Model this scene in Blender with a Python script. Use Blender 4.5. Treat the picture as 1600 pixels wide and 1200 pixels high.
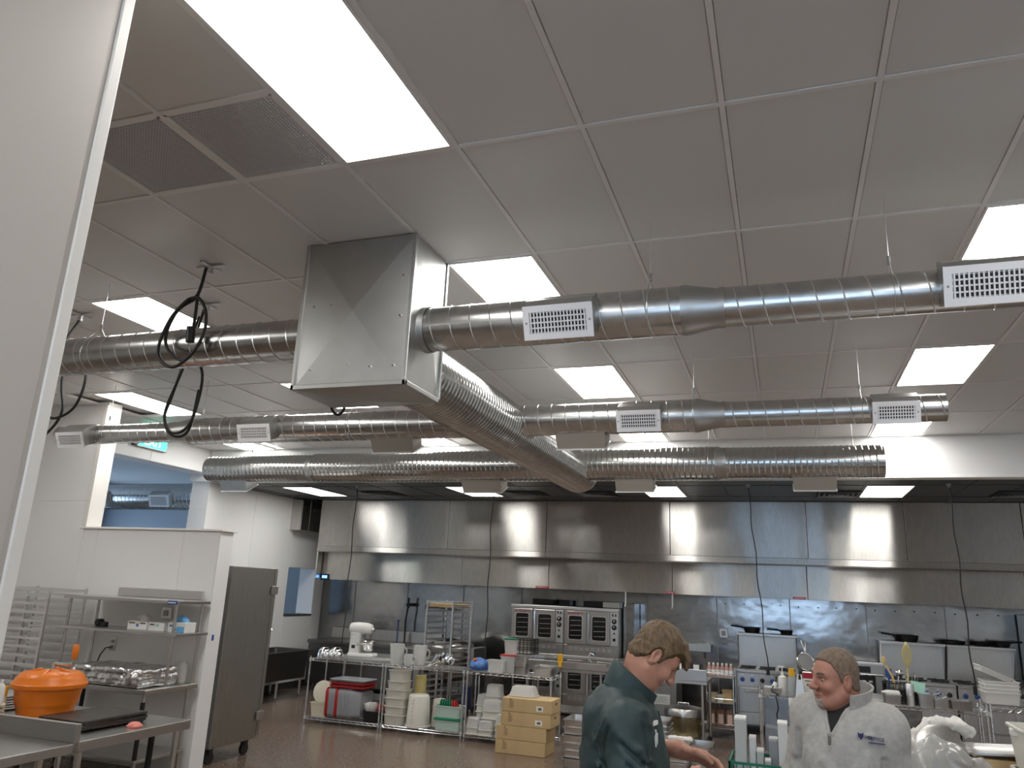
import bpy, bmesh, math, random
import numpy as np
from mathutils import Vector, Matrix
for o in list(bpy.data.objects): bpy.data.objects.remove(o)
SC = bpy.context.scene
COL = SC.collection
PI = math.pi
R = math.radians
random.seed(7)

# ---------------------------------------------------------------- camera, sky, exposure
def cam_axes():
    pitch, yaw, roll = 0.262687, -0.345063, 0.044029
    cp, sp, cy, sy, cr, sr = (f(a) for a in (pitch, yaw, roll) for f in (math.cos, math.sin))
    fw = Vector((sy*cp, cy*cp, sp)); r = Vector((cy, -sy, 0)); u = r.cross(fw)
    return cr*r + sr*u, -sr*r + cr*u, fw
CR, CU, CF = cam_axes()
cd = bpy.data.cameras.new('camera'); cam = bpy.data.objects.new('camera', cd); COL.objects.link(cam)
cam.matrix_world = Matrix(((CR.x, CU.x, -CF.x, 0), (CR.y, CU.y, -CF.y, 0), (CR.z, CU.z, -CF.z, 2.0), (0, 0, 0, 1)))
cd.sensor_width = 36; cd.lens = 36*1190/1600; cd.clip_start = .05
SC.camera = cam
W = bpy.data.worlds.new('sky'); SC.world = W; W.use_nodes = True
bg = W.node_tree.nodes['Background']; bg.inputs[0].default_value = (.50, .72, 1, 1); bg.inputs[1].default_value = 2.8
SC.view_settings.view_transform = 'Standard'; SC.view_settings.look = 'None'
SC.view_settings.exposure = 1.25; SC.view_settings.gamma = 1; SC.view_settings.use_curve_mapping = False
LAMP = 5.5

# ---------------------------------------------------------------- materials
M = {}
def mat(name, col, rough=.5, metal=0, bump=0, bscale=20, stretch=(1,1,1), var=0, vscale=None, trans=0, alpha=1, emit=0, coat=0, detail=3, ior=1.45, aniso=0, spec=None, dist=.01):
    m = bpy.data.materials.new(name); m.use_nodes = True
    nt = m.node_tree; b = nt.nodes['Principled BSDF']
    b.inputs['Base Color'].default_value = (*col, 1); b.inputs['Roughness'].default_value = rough
    b.inputs['Metallic'].default_value = metal; b.inputs['IOR'].default_value = ior
    if trans: b.inputs['Transmission Weight'].default_value = trans
    if alpha < 1: b.inputs['Alpha'].default_value = alpha
    if coat: b.inputs['Coat Weight'].default_value = coat
    if aniso:
        b.inputs['Anisotropic'].default_value = aniso; tg = nt.nodes.new('ShaderNodeTangent'); tg.direction_type = 'UV_MAP'; nt.links.new(tg.outputs[0], b.inputs['Tangent'])
    if spec is not None: b.inputs['Specular IOR Level'].default_value = spec
    if emit:
        b.inputs['Emission Color'].default_value = (*col, 1); b.inputs['Emission Strength'].default_value = emit
    if bump or var:
        tc = nt.nodes.new('ShaderNodeTexCoord'); mp = nt.nodes.new('ShaderNodeMapping')
        nt.links.new(tc.outputs['Object'], mp.inputs[0]); mp.inputs['Scale'].default_value = stretch
        def noise(sc):
            n = nt.nodes.new('ShaderNodeTexNoise'); n.inputs['Scale'].default_value = sc; n.inputs['Detail'].default_value = detail
            nt.links.new(mp.outputs[0], n.inputs['Vector']); return n
        if bump:
            n = noise(bscale); bp = nt.nodes.new('ShaderNodeBump'); bp.inputs['Strength'].default_value = bump
            bp.inputs['Distance'].default_value = dist
            nt.links.new(n.outputs['Fac'], bp.inputs['Height']); nt.links.new(bp.outputs[0], b.inputs['Normal'])
        if var:
            n = noise(vscale or bscale); mr = nt.nodes.new('ShaderNodeMapRange')
            mr.inputs['From Min'].default_value = .3; mr.inputs['From Max'].default_value = .7
            mr.inputs['To Min'].default_value = 1-var; mr.inputs['To Max'].default_value = 1+var
            nt.links.new(n.outputs['Fac'], mr.inputs['Value'])
            mx = nt.nodes.new('ShaderNodeVectorMath'); mx.operation = 'SCALE'; mx.inputs[0].default_value = col
            nt.links.new(mr.outputs[0], mx.inputs['Scale']); nt.links.new(mx.outputs[0], b.inputs['Base Color'])
    M[name] = m; return m
mat('white_wall', (.88,.875,.865), .42, bump=.05, bscale=60)
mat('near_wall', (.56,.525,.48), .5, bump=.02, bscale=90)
mat('white_trim', (.84,.82,.78), .4)
mat('tile_white', (.70,.685,.665), .38, bump=.03, bscale=120)
mat('grid_white', (.80,.78,.76), .4)
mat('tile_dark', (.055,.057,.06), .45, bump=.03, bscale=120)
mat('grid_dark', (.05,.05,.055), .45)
mat('vent_grey', (.50,.50,.51), .5)
mat('hole_dark', (.03,.03,.032), .8)
mat('hole_grey', (.10,.10,.10), .8)
mat('galvanized', (.60,.605,.60), .25, 1, bump=.12, bscale=9, var=.10, vscale=14, detail=4)
mat('galvanized_rib', (.56,.565,.56), .2, 1, bump=.1, bscale=9, var=.1, vscale=14)
mat('galvanized_box', (.50,.505,.495), .40, 1, bump=.06, bscale=5, var=.05, vscale=7)
mat('seam_steel', (.72,.73,.73), .3, 1)
mat('steel', (.56,.545,.52), .30, 1, bump=.05, bscale=3, stretch=(40,40,1.5), var=.06)
mat('steel_table', (.55,.54,.525), .30, 1, bump=.04, bscale=4, stretch=(2,40,40), var=.05)
mat('hood_steel', (.47,.455,.43), .28, 1, bump=.55, bscale=1.3, stretch=(1,1,.3), var=.05, vscale=30, detail=1.0, dist=.05, aniso=1.0)
mat('wall_steel', (.34,.34,.34), .17, 1, bump=.45, bscale=2.2, stretch=(1,1,1.4), var=.1, vscale=3, detail=2.5, dist=.02)
mat('dark_steel', (.22,.215,.21), .34, 1, bump=.04, bscale=3, stretch=(40,40,2), var=.08)
mat('cabinet_steel', (.36,.345,.32), .42, 1, bump=.05, bscale=3, stretch=(30,30,1), var=.10)
mat('chrome', (.78,.78,.78), .14, 1)
mat('aluminium', (.72,.71,.70), .38, 1)
mat('black_plastic', (.014,.014,.015), .45)
mat('black_rubber', (.018,.018,.018), .6)
mat('white_plastic', (.78,.77,.73), .35)
mat('register_white', (.78,.78,.80), .4)
mat('lamp_glow', (1,.985,.95), .5, emit=LAMP)
mat('sky_glass', (.9,.95,1), .02, alpha=.12)
mat('floor', (.165,.118,.088), .22, bump=.03, bscale=60, var=.5, vscale=38, detail=8)
mat('base_dark', (.045,.047,.045), .45)
mat('boot_beige', (.33,.30,.26), .45, .2)
mat('exit_green', (.05,.75,.42), .4, emit=1.4)
mat('exit_letter', (.75,1,.9), .4, emit=1.8)
mat('grey_metal', (.30,.30,.30), .4, .8)
mat('orange', (.80,.20,.012), .35)
mat('clear_plastic', (.72,.72,.69), .28, alpha=.62, spec=.5)
mat('milky_plastic', (.70,.68,.60), .38, trans=.0, alpha=.93)
mat('ivory_plastic', (.74,.69,.55), .4)
mat('grey_plastic', (.33,.34,.36), .45)
mat('red_plastic', (.45,.035,.035), .4)
mat('green_plastic', (.012,.18,.09), .4)
mat('blue_plastic', (.015,.025,.10), .4)
mat('mint_plastic', (.58,.72,.64), .35, alpha=.9)
mat('yellow_liquid', (.62,.52,.22), .3)
mat('cardboard', (.52,.37,.19), .75, var=.06, vscale=6)
mat('print_dark', (.16,.11,.06), .7)
mat('paper', (.80,.80,.78), .7)
mat('blue_print', (.06,.16,.42), .5)
mat('lightblue_print', (.16,.42,.72), .5)
mat('red_print', (.36,.015,.03), .45)
mat('blue_tape', (.02,.09,.38), .5)
mat('foil', (.74,.74,.75), .27, 1, bump=.7, bscale=22, detail=3)
mat('oven_glass', (.012,.012,.013), .08, spec=.6)
mat('lcd', (.12,.35,.95), .3, emit=1.6)
mat('screen_dark', (.01,.014,.03), .2)
mat('yellow', (.80,.42,.02), .45)
mat('tan', (.55,.46,.30), .6)
mat('wood_yellow', (.68,.49,.20), .55)
mat('pink', (.80,.26,.22), .5)
mat('iron', (.012,.012,.013), .42)
mat('bottle_pink', (.55,.30,.25), .4)
mat('brown_box', (.20,.12,.08), .6)
mat('peach_label', (.70,.52,.42), .6)
mat('knob_blue', (.03,.09,.32), .4)
mat('towel', (.66,.64,.60), .85, bump=.3, bscale=120)
mat('bag_clear', (.50,.49,.47), .08, alpha=.5, bump=.25, bscale=14, spec=.8)
mat('pot_bronze', (.30,.25,.15), .35, 1, var=.4, vscale=9)
mat('sheet_dark', (.11,.105,.10), .38, .9, var=.25, vscale=8)
mat('crate_green', (.012,.15,.10), .5)
mat('board_grey', (.46,.47,.46), .5)
mat('board_white', (.66,.67,.66), .45)
mat('green_card', (.38,.68,.56), .6)
mat('straw', (.62,.54,.24), .5)
# people
mat('skin_one', (.47,.235,.16), .48, bump=.05, bscale=180, var=.10, vscale=16)
mat('skin_two', (.38,.175,.12), .48, bump=.06, bscale=180, var=.14, vscale=14)
mat('hair_brown', (.115,.072,.036), .55, bump=.5, bscale=70, stretch=(1,1,.3), var=.4, vscale=90)
mat('hair_grey', (.17,.12,.085), .7, bump=.4, bscale=220, var=.3, vscale=60)
mat('beard', (.34,.29,.26), .8, bump=.4, bscale=250, var=.3, vscale=120)
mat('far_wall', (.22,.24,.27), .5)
mat('jacket_green', (.022,.044,.045), .55, bump=.10, bscale=40, var=.12, vscale=7)
mat('fleece', (.40,.388,.365), .9, bump=.25, bscale=160, var=.10, vscale=45)
mat('shirt_black', (.012,.012,.013), .8)
mat('trouser_dark', (.03,.032,.04), .8)
mat('eye_white', (.36,.33,.30), .35)
mat('eye_dark', (.02,.014,.01), .15)
mat('lip', (.42,.16,.13), .45)
mat('mouth_dark', (.10,.03,.03), .5)
mat('logo_navy', (.02,.022,.10), .6)

# ---------------------------------------------------------------- mesh helpers
class MB:
    def __init__(s): s.v = []; s.f = []
    def add(s, vs, fs):
        n = len(s.v); s.v += [tuple(p) for p in vs]; s.f += [tuple(n+i for i in f) for f in fs]; return s
    def box(s, x0, x1, y0, y1, z0, z1):
        return s.add([(x0,y0,z0),(x1,y0,z0),(x1,y1,z0),(x0,y1,z0),(x0,y0,z1),(x1,y0,z1),(x1,y1,z1),(x0,y1,z1)],
            [(3,2,1,0),(4,5,6,7),(0,1,5,4),(1,2,6,5),(2,3,7,6),(3,0,4,7)])
    def cbox(s, c, d, rot=None):
        x, y, z = d[0]/2, d[1]/2, d[2]/2; k = MB().box(-x,x,-y,y,-z,z); return s.xf(k, c, rot)
    def xf(s, k, loc=(0,0,0), rot=None):
        L = Vector(loc)
        return s.add([tuple((rot @ Vector(p) if rot else Vector(p)) + L) for p in k.v], k.f)
    def loft(s, loops, cap0=True, cap1=True, close=True):
        n = len(loops[0]); vs = [p for l in loops for p in l]; fs = []
        for i in range(len(loops)-1):
            for j in range(n if close else n-1):
                k = (j+1) % n
                fs.append((i*n+j, i*n+k, (i+1)*n+k, (i+1)*n+j))
        if cap0: fs.append(tuple(range(n-1,-1,-1)))
        if cap1: fs.append(tuple((len(loops)-1)*n+j for j in range(n)))
        return s.add(vs, fs)
    def lathe(s, prof, c=(0,0,0), n=24, rot=None, cap0=True, cap1=True):
        k = MB().loft([[(r*math.cos(2*PI*j/n), r*math.sin(2*PI*j/n), z) for j in range(n)] for r, z in prof], cap0, cap1)
        return s.xf(k, c, rot)
    def cyl(s, p0, p1, r, n=12, r2=None):
        a, b = Vector(p0), Vector(p1); d = b-a
        q = d.to_track_quat('Z', 'Y').to_matrix()
        return s.lathe([(r,0),(r if r2 is None else r2, d.length)], a, n, q)
    def tube(s, pts, r, n=8, closed=False):
        P = [Vector(p) for p in pts]; N = len(P); loops = []; up = None
        for i in range(N):
            if closed: t = P[(i+1)%N]-P[i-1]
            else: t = P[min(i+1,N-1)]-P[max(i-1,0)]
            t.normalize()
            if up is None:
                up = Vector((0,0,1)) if abs(t.z) < .9 else Vector((1,0,0))
            a = t.cross(up)
            if a.length < 1e-5: a = t.cross(Vector((0,1,0)))
            a.normalize(); b = a.cross(t); up = b.copy()
            rr = r[i] if isinstance(r, (list, tuple)) else r
            loops.append([tuple(P[i]+rr*(math.cos(2*PI*j/n)*a+math.sin(2*PI*j/n)*b)) for j in range(n)])
        if closed: return s.loft(loops+[loops[0]], False, False)
        return s.loft(loops)
    def sphere(s, c, r, n=12, m=8, sc=(1,1,1), rot=None):
        k = MB().loft([[(sc[0]*r*math.sin(PI*i/m)*math.cos(2*PI*j/n), sc[1]*r*math.sin(PI*i/m)*math.sin(2*PI*j/n), -sc[2]*r*math.cos(PI*i/m)) for j in range(n)] for i in range(1,m)])
        return s.xf(k, c, rot)
    def prism(s, poly, z0, z1):
        return s.loft([[(x,y,z0) for x,y in poly],[(x,y,z1) for x,y in poly]])
def rrect(cx, cy, w, d, r, z, n=4):
    out = []
    for sx, sy, a0 in ((1,1,0),(-1,1,PI/2),(-1,-1,PI),(1,-1,1.5*PI)):
        for i in range(n+1):
            a = a0 + PI/2*i/n
            out.append((cx+sx*(w/2-r)+r*math.cos(a), cy+sy*(d/2-r)+r*math.sin(a), z))
    return out
def wloc(o):
    v = Vector((0,0,0))
    while o: v += o.location; o = o.parent
    return v
_mc = {}
def obj(name, mb, m, parent=None, smooth=35, bevel=0, kind=None, label=None, segs=2):
    me = bpy.data.meshes.new(name)
    off = wloc(parent) if parent else Vector((0,0,0))
    vs = [(p[0]-off.x, p[1]-off.y, p[2]-off.z) for p in mb.v] if off.length > 0 else mb.v
    me.from_pydata(vs, [], mb.f)
    if m == 'hood_steel':
        uv = me.uv_layers.new(name='grain').data
        for l in me.loops: p = me.vertices[l.vertex_index].co; uv[l.index].uv = (p.z, p.x)
    if smooth:
        me.polygons.foreach_set('use_smooth', [True]*len(me.polygons)); me.set_sharp_from_angle(angle=R(smooth))
    mm = m if isinstance(m, (list, tuple)) else [m]
    for k in mm: me.materials.append(M[k])
    o = bpy.data.objects.new(name, me); COL.objects.link(o)
    if parent: o.parent = parent
    if bevel:
        b = o.modifiers.new('bevel', 'BEVEL'); b.width = bevel; b.segments = segs; b.limit_method = 'ANGLE'; b.angle_limit = R(40)
    if kind: o['kind'] = kind
    if label: o['label'] = label
    return o
def tag(o, label, cat, group=None):
    o['label'] = label; o['category'] = cat
    if group: o['group'] = group
    return o
def thing(name, label, cat, loc=(0,0,0), group=None):
    o = bpy.data.objects.new(name, None); COL.objects.link(o); o.location = loc; o.empty_display_size = .1
    return tag(o, label, cat, group)
def solo(name, mb, m, label, cat, group=None, base=None, **k):
    "a thing that is one mesh: origin at its base centre"
    xs = [p[0] for p in mb.v]; ys = [p[1] for p in mb.v]; zs = [p[2] for p in mb.v]
    c = base or ((min(xs)+max(xs))/2, (min(ys)+max(ys))/2, min(zs))
    mb.v = [(p[0]-c[0], p[1]-c[1], p[2]-c[2]) for p in mb.v]
    o = obj(name, mb, m, **k); o.location = c
    return tag(o, label, cat, group)
def struct(name, mb, m, **k):
    o = obj(name, mb, m, **k); o['kind'] = 'structure'; return o
def inst(o, loc, parent=None, rz=None):
    c = o.copy(); COL.objects.link(c); c.location = loc
    if parent is not None: c.parent = parent
    if rz is not None: c.rotation_euler = (0,0,rz)
    return c
def copy_tree(o, parent=None):
    c = o.copy(); COL.objects.link(c)
    if parent is not None: c.parent = parent
    for ch in list(o.children): copy_tree(ch, c)
    return c
def dup(o, loc, label, rz=None, group=None):
    c = copy_tree(o); c.location = loc; c['label'] = label
    if rz is not None: c.rotation_euler = (0,0,rz)
    if group: c['group'] = group
    return c
def text(name, s, size, m, parent, origin, xdir, ydir, depth=.001, label=None):
    cu = bpy.data.curves.new(name, 'FONT'); cu.body = s; cu.size = size; cu.extrude = depth; cu.align_x = 'CENTER'; cu.align_y = 'CENTER'; cu.resolution_u = 2
    t = bpy.data.objects.new(name, cu); COL.objects.link(t)
    bpy.context.view_layer.update()
    me = bpy.data.meshes.new_from_object(t.evaluated_get(bpy.context.evaluated_depsgraph_get()))
    bpy.data.objects.remove(t)
    me.materials.clear(); me.materials.append(M[m])
    X = Vector(xdir).normalized(); Y = Vector(ydir).normalized(); Z = X.cross(Y)
    off = Vector(origin) - (wloc(parent) if parent else Vector())
    me.transform(Matrix(((X.x,Y.x,Z.x,off.x),(X.y,Y.y,Z.y,off.y),(X.z,Y.z,Z.z,off.z),(0,0,0,1))))
    o = bpy.data.objects.new(name, me); COL.objects.link(o); o.parent = parent
    if label: o['label'] = label
    return o

# ================================================================ THE ROOM
HC, ZB = 4.018, 3.515                     # white ceiling, dark ceiling over the cook line
GX, GY, TX, TY = -1.3797, 2.9192, .6096, 1.2192
struct('floor', MB().box(-15.5, 4.9, -5.3, 14.3, -.1, 0), 'floor', smooth=0)

# --- white lay-in ceiling
def gx(k): return GX+TX*k
def gy(k): return GY+TY*k
bars = MB(); BW = .012
K0, K1, V0, V1 = -14, 10, -7, 6
for k in range(K0, K1+1): bars.box(gx(k)-BW, gx(k)+BW, gy(V0), gy(V1), HC, HC+.03)
for v in range(V0, V1+1): bars.box(gx(K0), gx(K1), gy(v)-BW, gy(v)+BW, HC+.0004, HC+.0296)
bars.box(gx(-3), gx(-1), gy(-.5)-BW, gy(-.5)+BW, HC+.0002, HC+.0298)
bars.box(gx(K0)-.2, gx(K1)+.2, gy(V0)-.2, gy(V1)+.2, HC+.06, HC+.1)  # unseen plate above the tiles, added to block light
ceiling = struct('ceiling', bars, 'grid_white', smooth=0)
def tile(dx, dy, m, z=HC+.006):
    return obj('ceiling_tile', MB().box(-dx/2+BW+.002, dx/2-BW-.002, -dy/2+BW+.002, dy/2-BW-.002, 0, .014), m, smooth=0, bevel=.003, segs=1)
LIGHTS = [(-1,-1),(-1,1),(-1,3),(-1,5),(4,-1),(4,1),(4,3),(4,5),(-6,-1),(-6,1),(-6,3),(-6,5),(-1,-3),(4,-3),(-6,-3),(-1,-5),(4,-5),(-6,-5),(-11,1),(-11,3),(-11,5)]
lset = set(LIGHTS)
t0 = None; half = None
for k in range(K0, K1):
    for v in range(V0, V1):
        if (k, v) in lset: continue
        c = (gx(k+.5), gy(v+.5), HC+.006)
        if v == -1 and k in (-3, -2):
            cc = (c[0], gy(-.75), c[2])
            if half is None:
                half = tile(TX, TY/2, 'tile_white'); half.parent = ceiling; half.location = cc
            else: inst(half, cc, ceiling)
            continue
        if t0 is None:
            t0 = tile(TX, TY, 'tile_white'); t0.parent = ceiling; t0.location = c
        else: inst(t0, c, ceiling)
# perforated return grilles (two by two foot)
def perforated(k, label):
    t = thing('return_air_grille', label, 'air vent', (gx(k+.5), gy(-.25), HC), 'perforated return grilles')
    w, d = TX/2-.014, TY/4-.014
    hb = MB(); n = 34
    cell = 2*w/n; h = cell*.27
    x0, y0 = t.location.x-w, t.location.y-d
    # sheet with square holes built as crossing ribbons
    for i in range(n+1):
        x = x0+i*cell; hb.box(x-cell*.32, x+cell*.32, y0, y0+2*d, HC+.004, HC+.006)
        y = y0+i*2*d/n; hb.box(x0, x0+2*w, y-d/n*.62, y+d/n*.62, HC+.0042, HC+.0062)
    obj('perforated_sheet', hb, 'vent_grey', t, smooth=0, kind='stuff')
    obj('frame', MB().box(x0-.004,x0+.012,y0,y0+2*d,HC+.001,HC+.02).box(x0+2*w-.012,x0+2*w+.004,y0,y0+2*d,HC+.001,HC+.02).box(x0,x0+2*w,y0-.004,y0+.012,HC+.001,HC+.02).box(x0,x0+2*w,y0+2*d-.012,y0+2*d+.004,HC+.001,HC+.02), 'grid_white', t, smooth=0)
    obj('plenum', MB().box(x0,x0+2*w,y0,y0+2*d,HC+.045,HC+.055), 'hole_grey', t, smooth=0)
perforated(-3, 'perforated grey ceiling grille farther from the big bright light panel')
perforated(-2, 'perforated grey ceiling grille right beside the big bright light panel')

def light(x0, x1, y0, y1, z, label, dark=False):
    t = thing('ceiling_light', label, 'ceiling light', ((x0+x1)/2, (y0+y1)/2, z), 'flat panel lights')
    b = .014
    x0 += .014; x1 -= .014; y0 += .014; y1 -= .014
    obj('frame', MB().box(x0,x0+b,y0,y1,z-.004,z+.03).box(x1-b,x1,y0,y1,z-.004,z+.03).box(x0+b,x1-b,y0,y0+b,z-.004,z+.03).box(x0+b,x1-b,y1-b,y1,z-.004,z+.03), 'grid_white', t, smooth=0)
    obj('diffuser', MB().box(x0+b,x1-b,y0+b,y1-b,z+.004,z+.02), 'lamp_glow', t, smooth=0)
names = {(-1,-1):'largest light panel, nearest the camera, beside the perforated grilles', (-1,1):'light panel just right of the sheet metal plenum box, partly behind the front duct',
 (-1,3):'light panel between the front duct and the middle duct', (-1,5):'light panel glowing behind the register of the middle duct, near the soffit',
 (4,1):'light panel at the right edge, partly behind the front duct', (4,3):'light panel at right between front duct and middle duct', (4,5):'light panel at right behind the end of the middle duct',
 (-6,1):'light panel at left just above the front duct, behind the black cable loops', (-6,3):'light panel peeping out behind the bottom of the plenum box',
 (-6,5):'light panel behind the middle duct, just left of the trunk duct', (-11,3):'light panel at far left above the middle duct near the white pillar', (-11,5):'light panel at far left below the middle duct, beside the exit sign'}
for (k, v) in LIGHTS:
    dx = {(-11,3):.45, (-11,5):-.20}.get((k, v), 0)
    light(gx(k)+dx, gx(k+1)+dx, gy(v), gy(v+1), HC-(.001 if not dx else .004), names.get((k, v), 'light panel in the ceiling out of frame behind the camera'))

# --- dark ceiling above the cook line
db = MB(); DV = [10.42, 11.02, 12.24, 12.86, 14.1]
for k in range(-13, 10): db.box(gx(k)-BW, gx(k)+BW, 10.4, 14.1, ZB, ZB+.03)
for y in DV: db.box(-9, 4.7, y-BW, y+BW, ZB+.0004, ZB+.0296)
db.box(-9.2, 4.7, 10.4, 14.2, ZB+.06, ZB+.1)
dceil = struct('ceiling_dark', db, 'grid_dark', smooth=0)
DL = [(-10.85,'dark ceiling light panel at far left, beside the wall mounted control box'), (-5.75,'dark ceiling light panel left of the trunk duct end'), (-.55,'dark ceiling light panel right of the trunk duct end'), (4.35,'dark ceiling light panel at right below the long white soffit')]
dlk = [ -11, -6, -1, 4]
protos = {}
for k in range(-13, 9):
    for i in range(3):
        if i == 1 and k in dlk: continue
        dy = DV[i+1]-DV[i]
        if i not in protos:
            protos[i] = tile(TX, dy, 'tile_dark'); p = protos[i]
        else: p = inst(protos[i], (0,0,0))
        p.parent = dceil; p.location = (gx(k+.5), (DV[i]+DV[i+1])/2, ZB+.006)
for k, (q, lb) in zip(dlk, DL): light(gx(k), gx(k+1), DV[1], DV[2], ZB-.001, lb)
def diffuser(x, y, label):
    t = thing('air_diffuser', label, 'air vent', (x, y, ZB), 'dark air diffusers')
    obj('frame', MB().box(x-.29,x+.29,y-.29,y+.29,ZB-.004,ZB+.004), 'hole_dark', t, smooth=0)
    for i, s in enumerate((.25,.18,.11,.05)):
        m = MB(); w = .022; z = ZB-.012-.004*i
        m.loft([[(x-s,y-s,z+.008),(x+s,y-s,z+.008),(x+s,y+s,z+.008),(x-s,y+s,z+.008)],[(x-s-w,y-s-w,z-.008),(x+s+w,y-s-w,z-.008),(x+s+w,y+s+w,z-.008),(x-s-w,y+s+w,z-.008)],[(x-s-w,y-s-w,z-.004),(x+s+w,y-s-w,z-.004),(x+s+w,y+s+w,z-.004),(x-s-w,y+s+w,z-.004)]], False, False)
        obj('louver_ring', m, 'grey_metal', t, smooth=0)
for x, lb in ((-6.57,'dark square diffuser left of the first hanging black cord pair, far left'),(-3.9,'dark square diffuser just left of the trunk duct end'),(-2.75,'dark square diffuser directly behind the trunk duct end'),(.78,'dark square diffuser beside the right dark ceiling light'),(3.0,'dark square diffuser at the right edge of the picture')):
    diffuser(x, 11.85, lb)

# --- walls
def panels(wall, rects, axis, face, m='white_wall', t=.006, gap=.004, name='wall_panel'):
    "thin cladding panels standing proud of a wall face: rects are (a0,a1,z0,z1)"
    for a0, a1, z0, z1 in rects:
        mb = MB()
        lo, hi = sorted((face, face+t*(1 if face >= 0 else 1)))
        if axis == 'y-': mb.box(a0+gap, a1-gap, face-t, face, z0+gap, z1-gap)
        if axis == 'y+': mb.box(a0+gap, a1-gap, face, face+t, z0+gap, z1-gap)
        if axis == 'x+': mb.box(face, face+t, a0+gap, a1-gap, z0+gap, z1-gap)
        if axis == 'x-': mb.box(face-t, face, a0+gap, a1-gap, z0+gap, z1-gap)
        obj(name, mb, m, wall, smooth=0, bevel=.002, segs=1)
# back wall + cook-line sheets
wb = struct('wall_back', MB().box(-9.35, 4.9, 14.05, 14.25, 0, 4.1), 'dark_steel', smooth=0)
xs = [-8.98,-8.21,-7.03,-5.84,-4.66,-3.48,-2.31,-1.13,.05,1.21,2.34,3.52,4.7]
for a, b in zip(xs, xs[1:]):
    obj('steel_sheet', MB().box(a+.004, b-.004, 14.035+.004*random.random(), 14.05, .1, 3.5), 'wall_steel', wb, smooth=0)
    obj('joint_strip', MB().box(b-.008, b+.008, 14.022, 14.036, .1, 3.5), 'grey_metal', wb, smooth=0)
bolts = MB()
for a, b in zip(xs[7:], xs[8:]):
    for f in (.12,.38,.62,.88): bolts.cyl((a+(b-a)*f, 14.012, 1.93-.02*(f*7%1)), (a+(b-a)*f, 14.04, 1.93-.02*(f*7%1)), .011, 8)
obj('sheet_bolts', bolts, 'black_plastic', wb, kind='stuff')
# right wall
wr = struct('wall_right', MB().box(4.72, 4.9, -5.3, 14.2, 0, 4.1), 'white_wall', smooth=0)
# rear wall with daylight windows behind the camera
rw = MB(); wx = [(-1.6,-.1),(.1,1.6)]
rw.box(-10.2,-1.6,-5.3,-5.1,0,4.1).box(1.6,4.9,-5.3,-5.1,0,4.1).box(-1.6,1.6,-5.3,-5.1,0,1.0).box(-1.6,1.6,-5.3,-5.1,3.5,4.1).box(-.1,.1,-5.3,-5.1,1.0,3.5)
struct('wall_rear', rw, 'white_wall', smooth=0)
for i, (a, b) in enumerate(wx):
    w = struct('window_%d' % (i+1), MB().box(a,b,-5.26,-5.14,1.0,1.06).box(a,b,-5.26,-5.14,3.44,3.5).box(a,a+.06,-5.26,-5.14,1.06,3.44).box(b-.06,b,-5.26,-5.14,1.06,3.44), 'grey_metal', smooth=0)
    obj('pane', MB().box(a+.06,b-.06,-5.205,-5.195,1.06,3.44), 'sky_glass', w, smooth=0)
# far left wall of this room, left of the half wall
struct('wall_far_left', MB().box(-10.2,-10.0,-5.1,7.09,0,4.1), 'white_wall', smooth=0)
# near wall at the left edge of the picture
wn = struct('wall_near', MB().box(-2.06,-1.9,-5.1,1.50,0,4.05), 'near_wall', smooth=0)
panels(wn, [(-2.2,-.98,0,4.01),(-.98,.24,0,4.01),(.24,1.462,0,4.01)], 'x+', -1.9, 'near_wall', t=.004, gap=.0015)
tr = struct('trim_1', MB().box(-2.075,-1.893,1.478,1.518,0,4.01), 'white_trim', smooth=0, bevel=.004)
# wall facing the camera: full height pillar part and half wall with cap
wp = struct('wall_left', MB().box(-10.2,-7.9,7.096,7.30,0,4.05).box(-7.9,-5.92,7.096,7.30,0,2.48), 'white_wall', smooth=0)
panels(wp, [(-10.2,-8.98,0,2.81),(-10.2,-8.98,2.81,4.01),(-8.98,-7.93,2.81,4.01),(-8.98,-7.7,0,2.81) if 0 else (-8.98,-7.93,0,2.81),(-7.93,-7.7,0,2.48),(-7.7,-6.42,0,2.48),(-6.42,-5.925,0,2.48)], 'y-', 7.096)
panels(wp, [(7.09,7.305,0,2.48)], 'x+', -5.92, gap=.0005)
panels(wp, [(7.11,7.30,2.52,4.01)], 'x+', -7.9, 'white_trim', gap=.0005)
struct('trim_2', MB().box(-7.98,-5.88,7.065,7.33,2.482,2.505), 'white_trim', smooth=0, bevel=.004)
struct('trim_3', MB().box(-7.955,-7.89,7.074,7.11,2.506,4.01), 'white_trim', smooth=0, bevel=.004)
# header over the big opening, left wall beyond with a pass-through window
hd = struct('wall_header', MB().box(-9.35,-8.99,7.30,10.33,3.64,4.1), 'white_wall', smooth=0)
panels(hd, [(7.3,8.98,3.64,4.01),(8.98,10.25,3.64,4.01)], 'x+', -8.99)
Y0, Y1 = 10.34, 14.05
wy0, wy1, wz0, wz1 = 12.80, 13.72, 1.32, 2.22
lw = struct('wall_side', MB().box(-9.35,-8.99,Y0,wy0,0,3.6).box(-9.35,-8.99,wy1,Y1,0,3.6).box(-9.35,-8.99,wy0,wy1,0,wz0).box(-9.35,-8.99,wy0,wy1,wz1,3.6), 'white_wall', smooth=0)
panels(lw, [(10.34,11.58,.12,3.51),(11.58,wy0,.12,3.51),(wy0,wy1,.12,wz0),(wy0,wy1,wz1,3.51),(wy1,13.98,.12,3.51)], 'x+', -8.99)
panels(lw, [(-9.35,-8.985,0,3.05),(-9.35,-8.985,3.05,3.62)], 'y-', Y0, gap=.002)
struct('window_3', MB().box(-9.3,-8.975,wy0,wy1,wz0,wz0+.03), 'base_dark', smooth=0)
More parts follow.
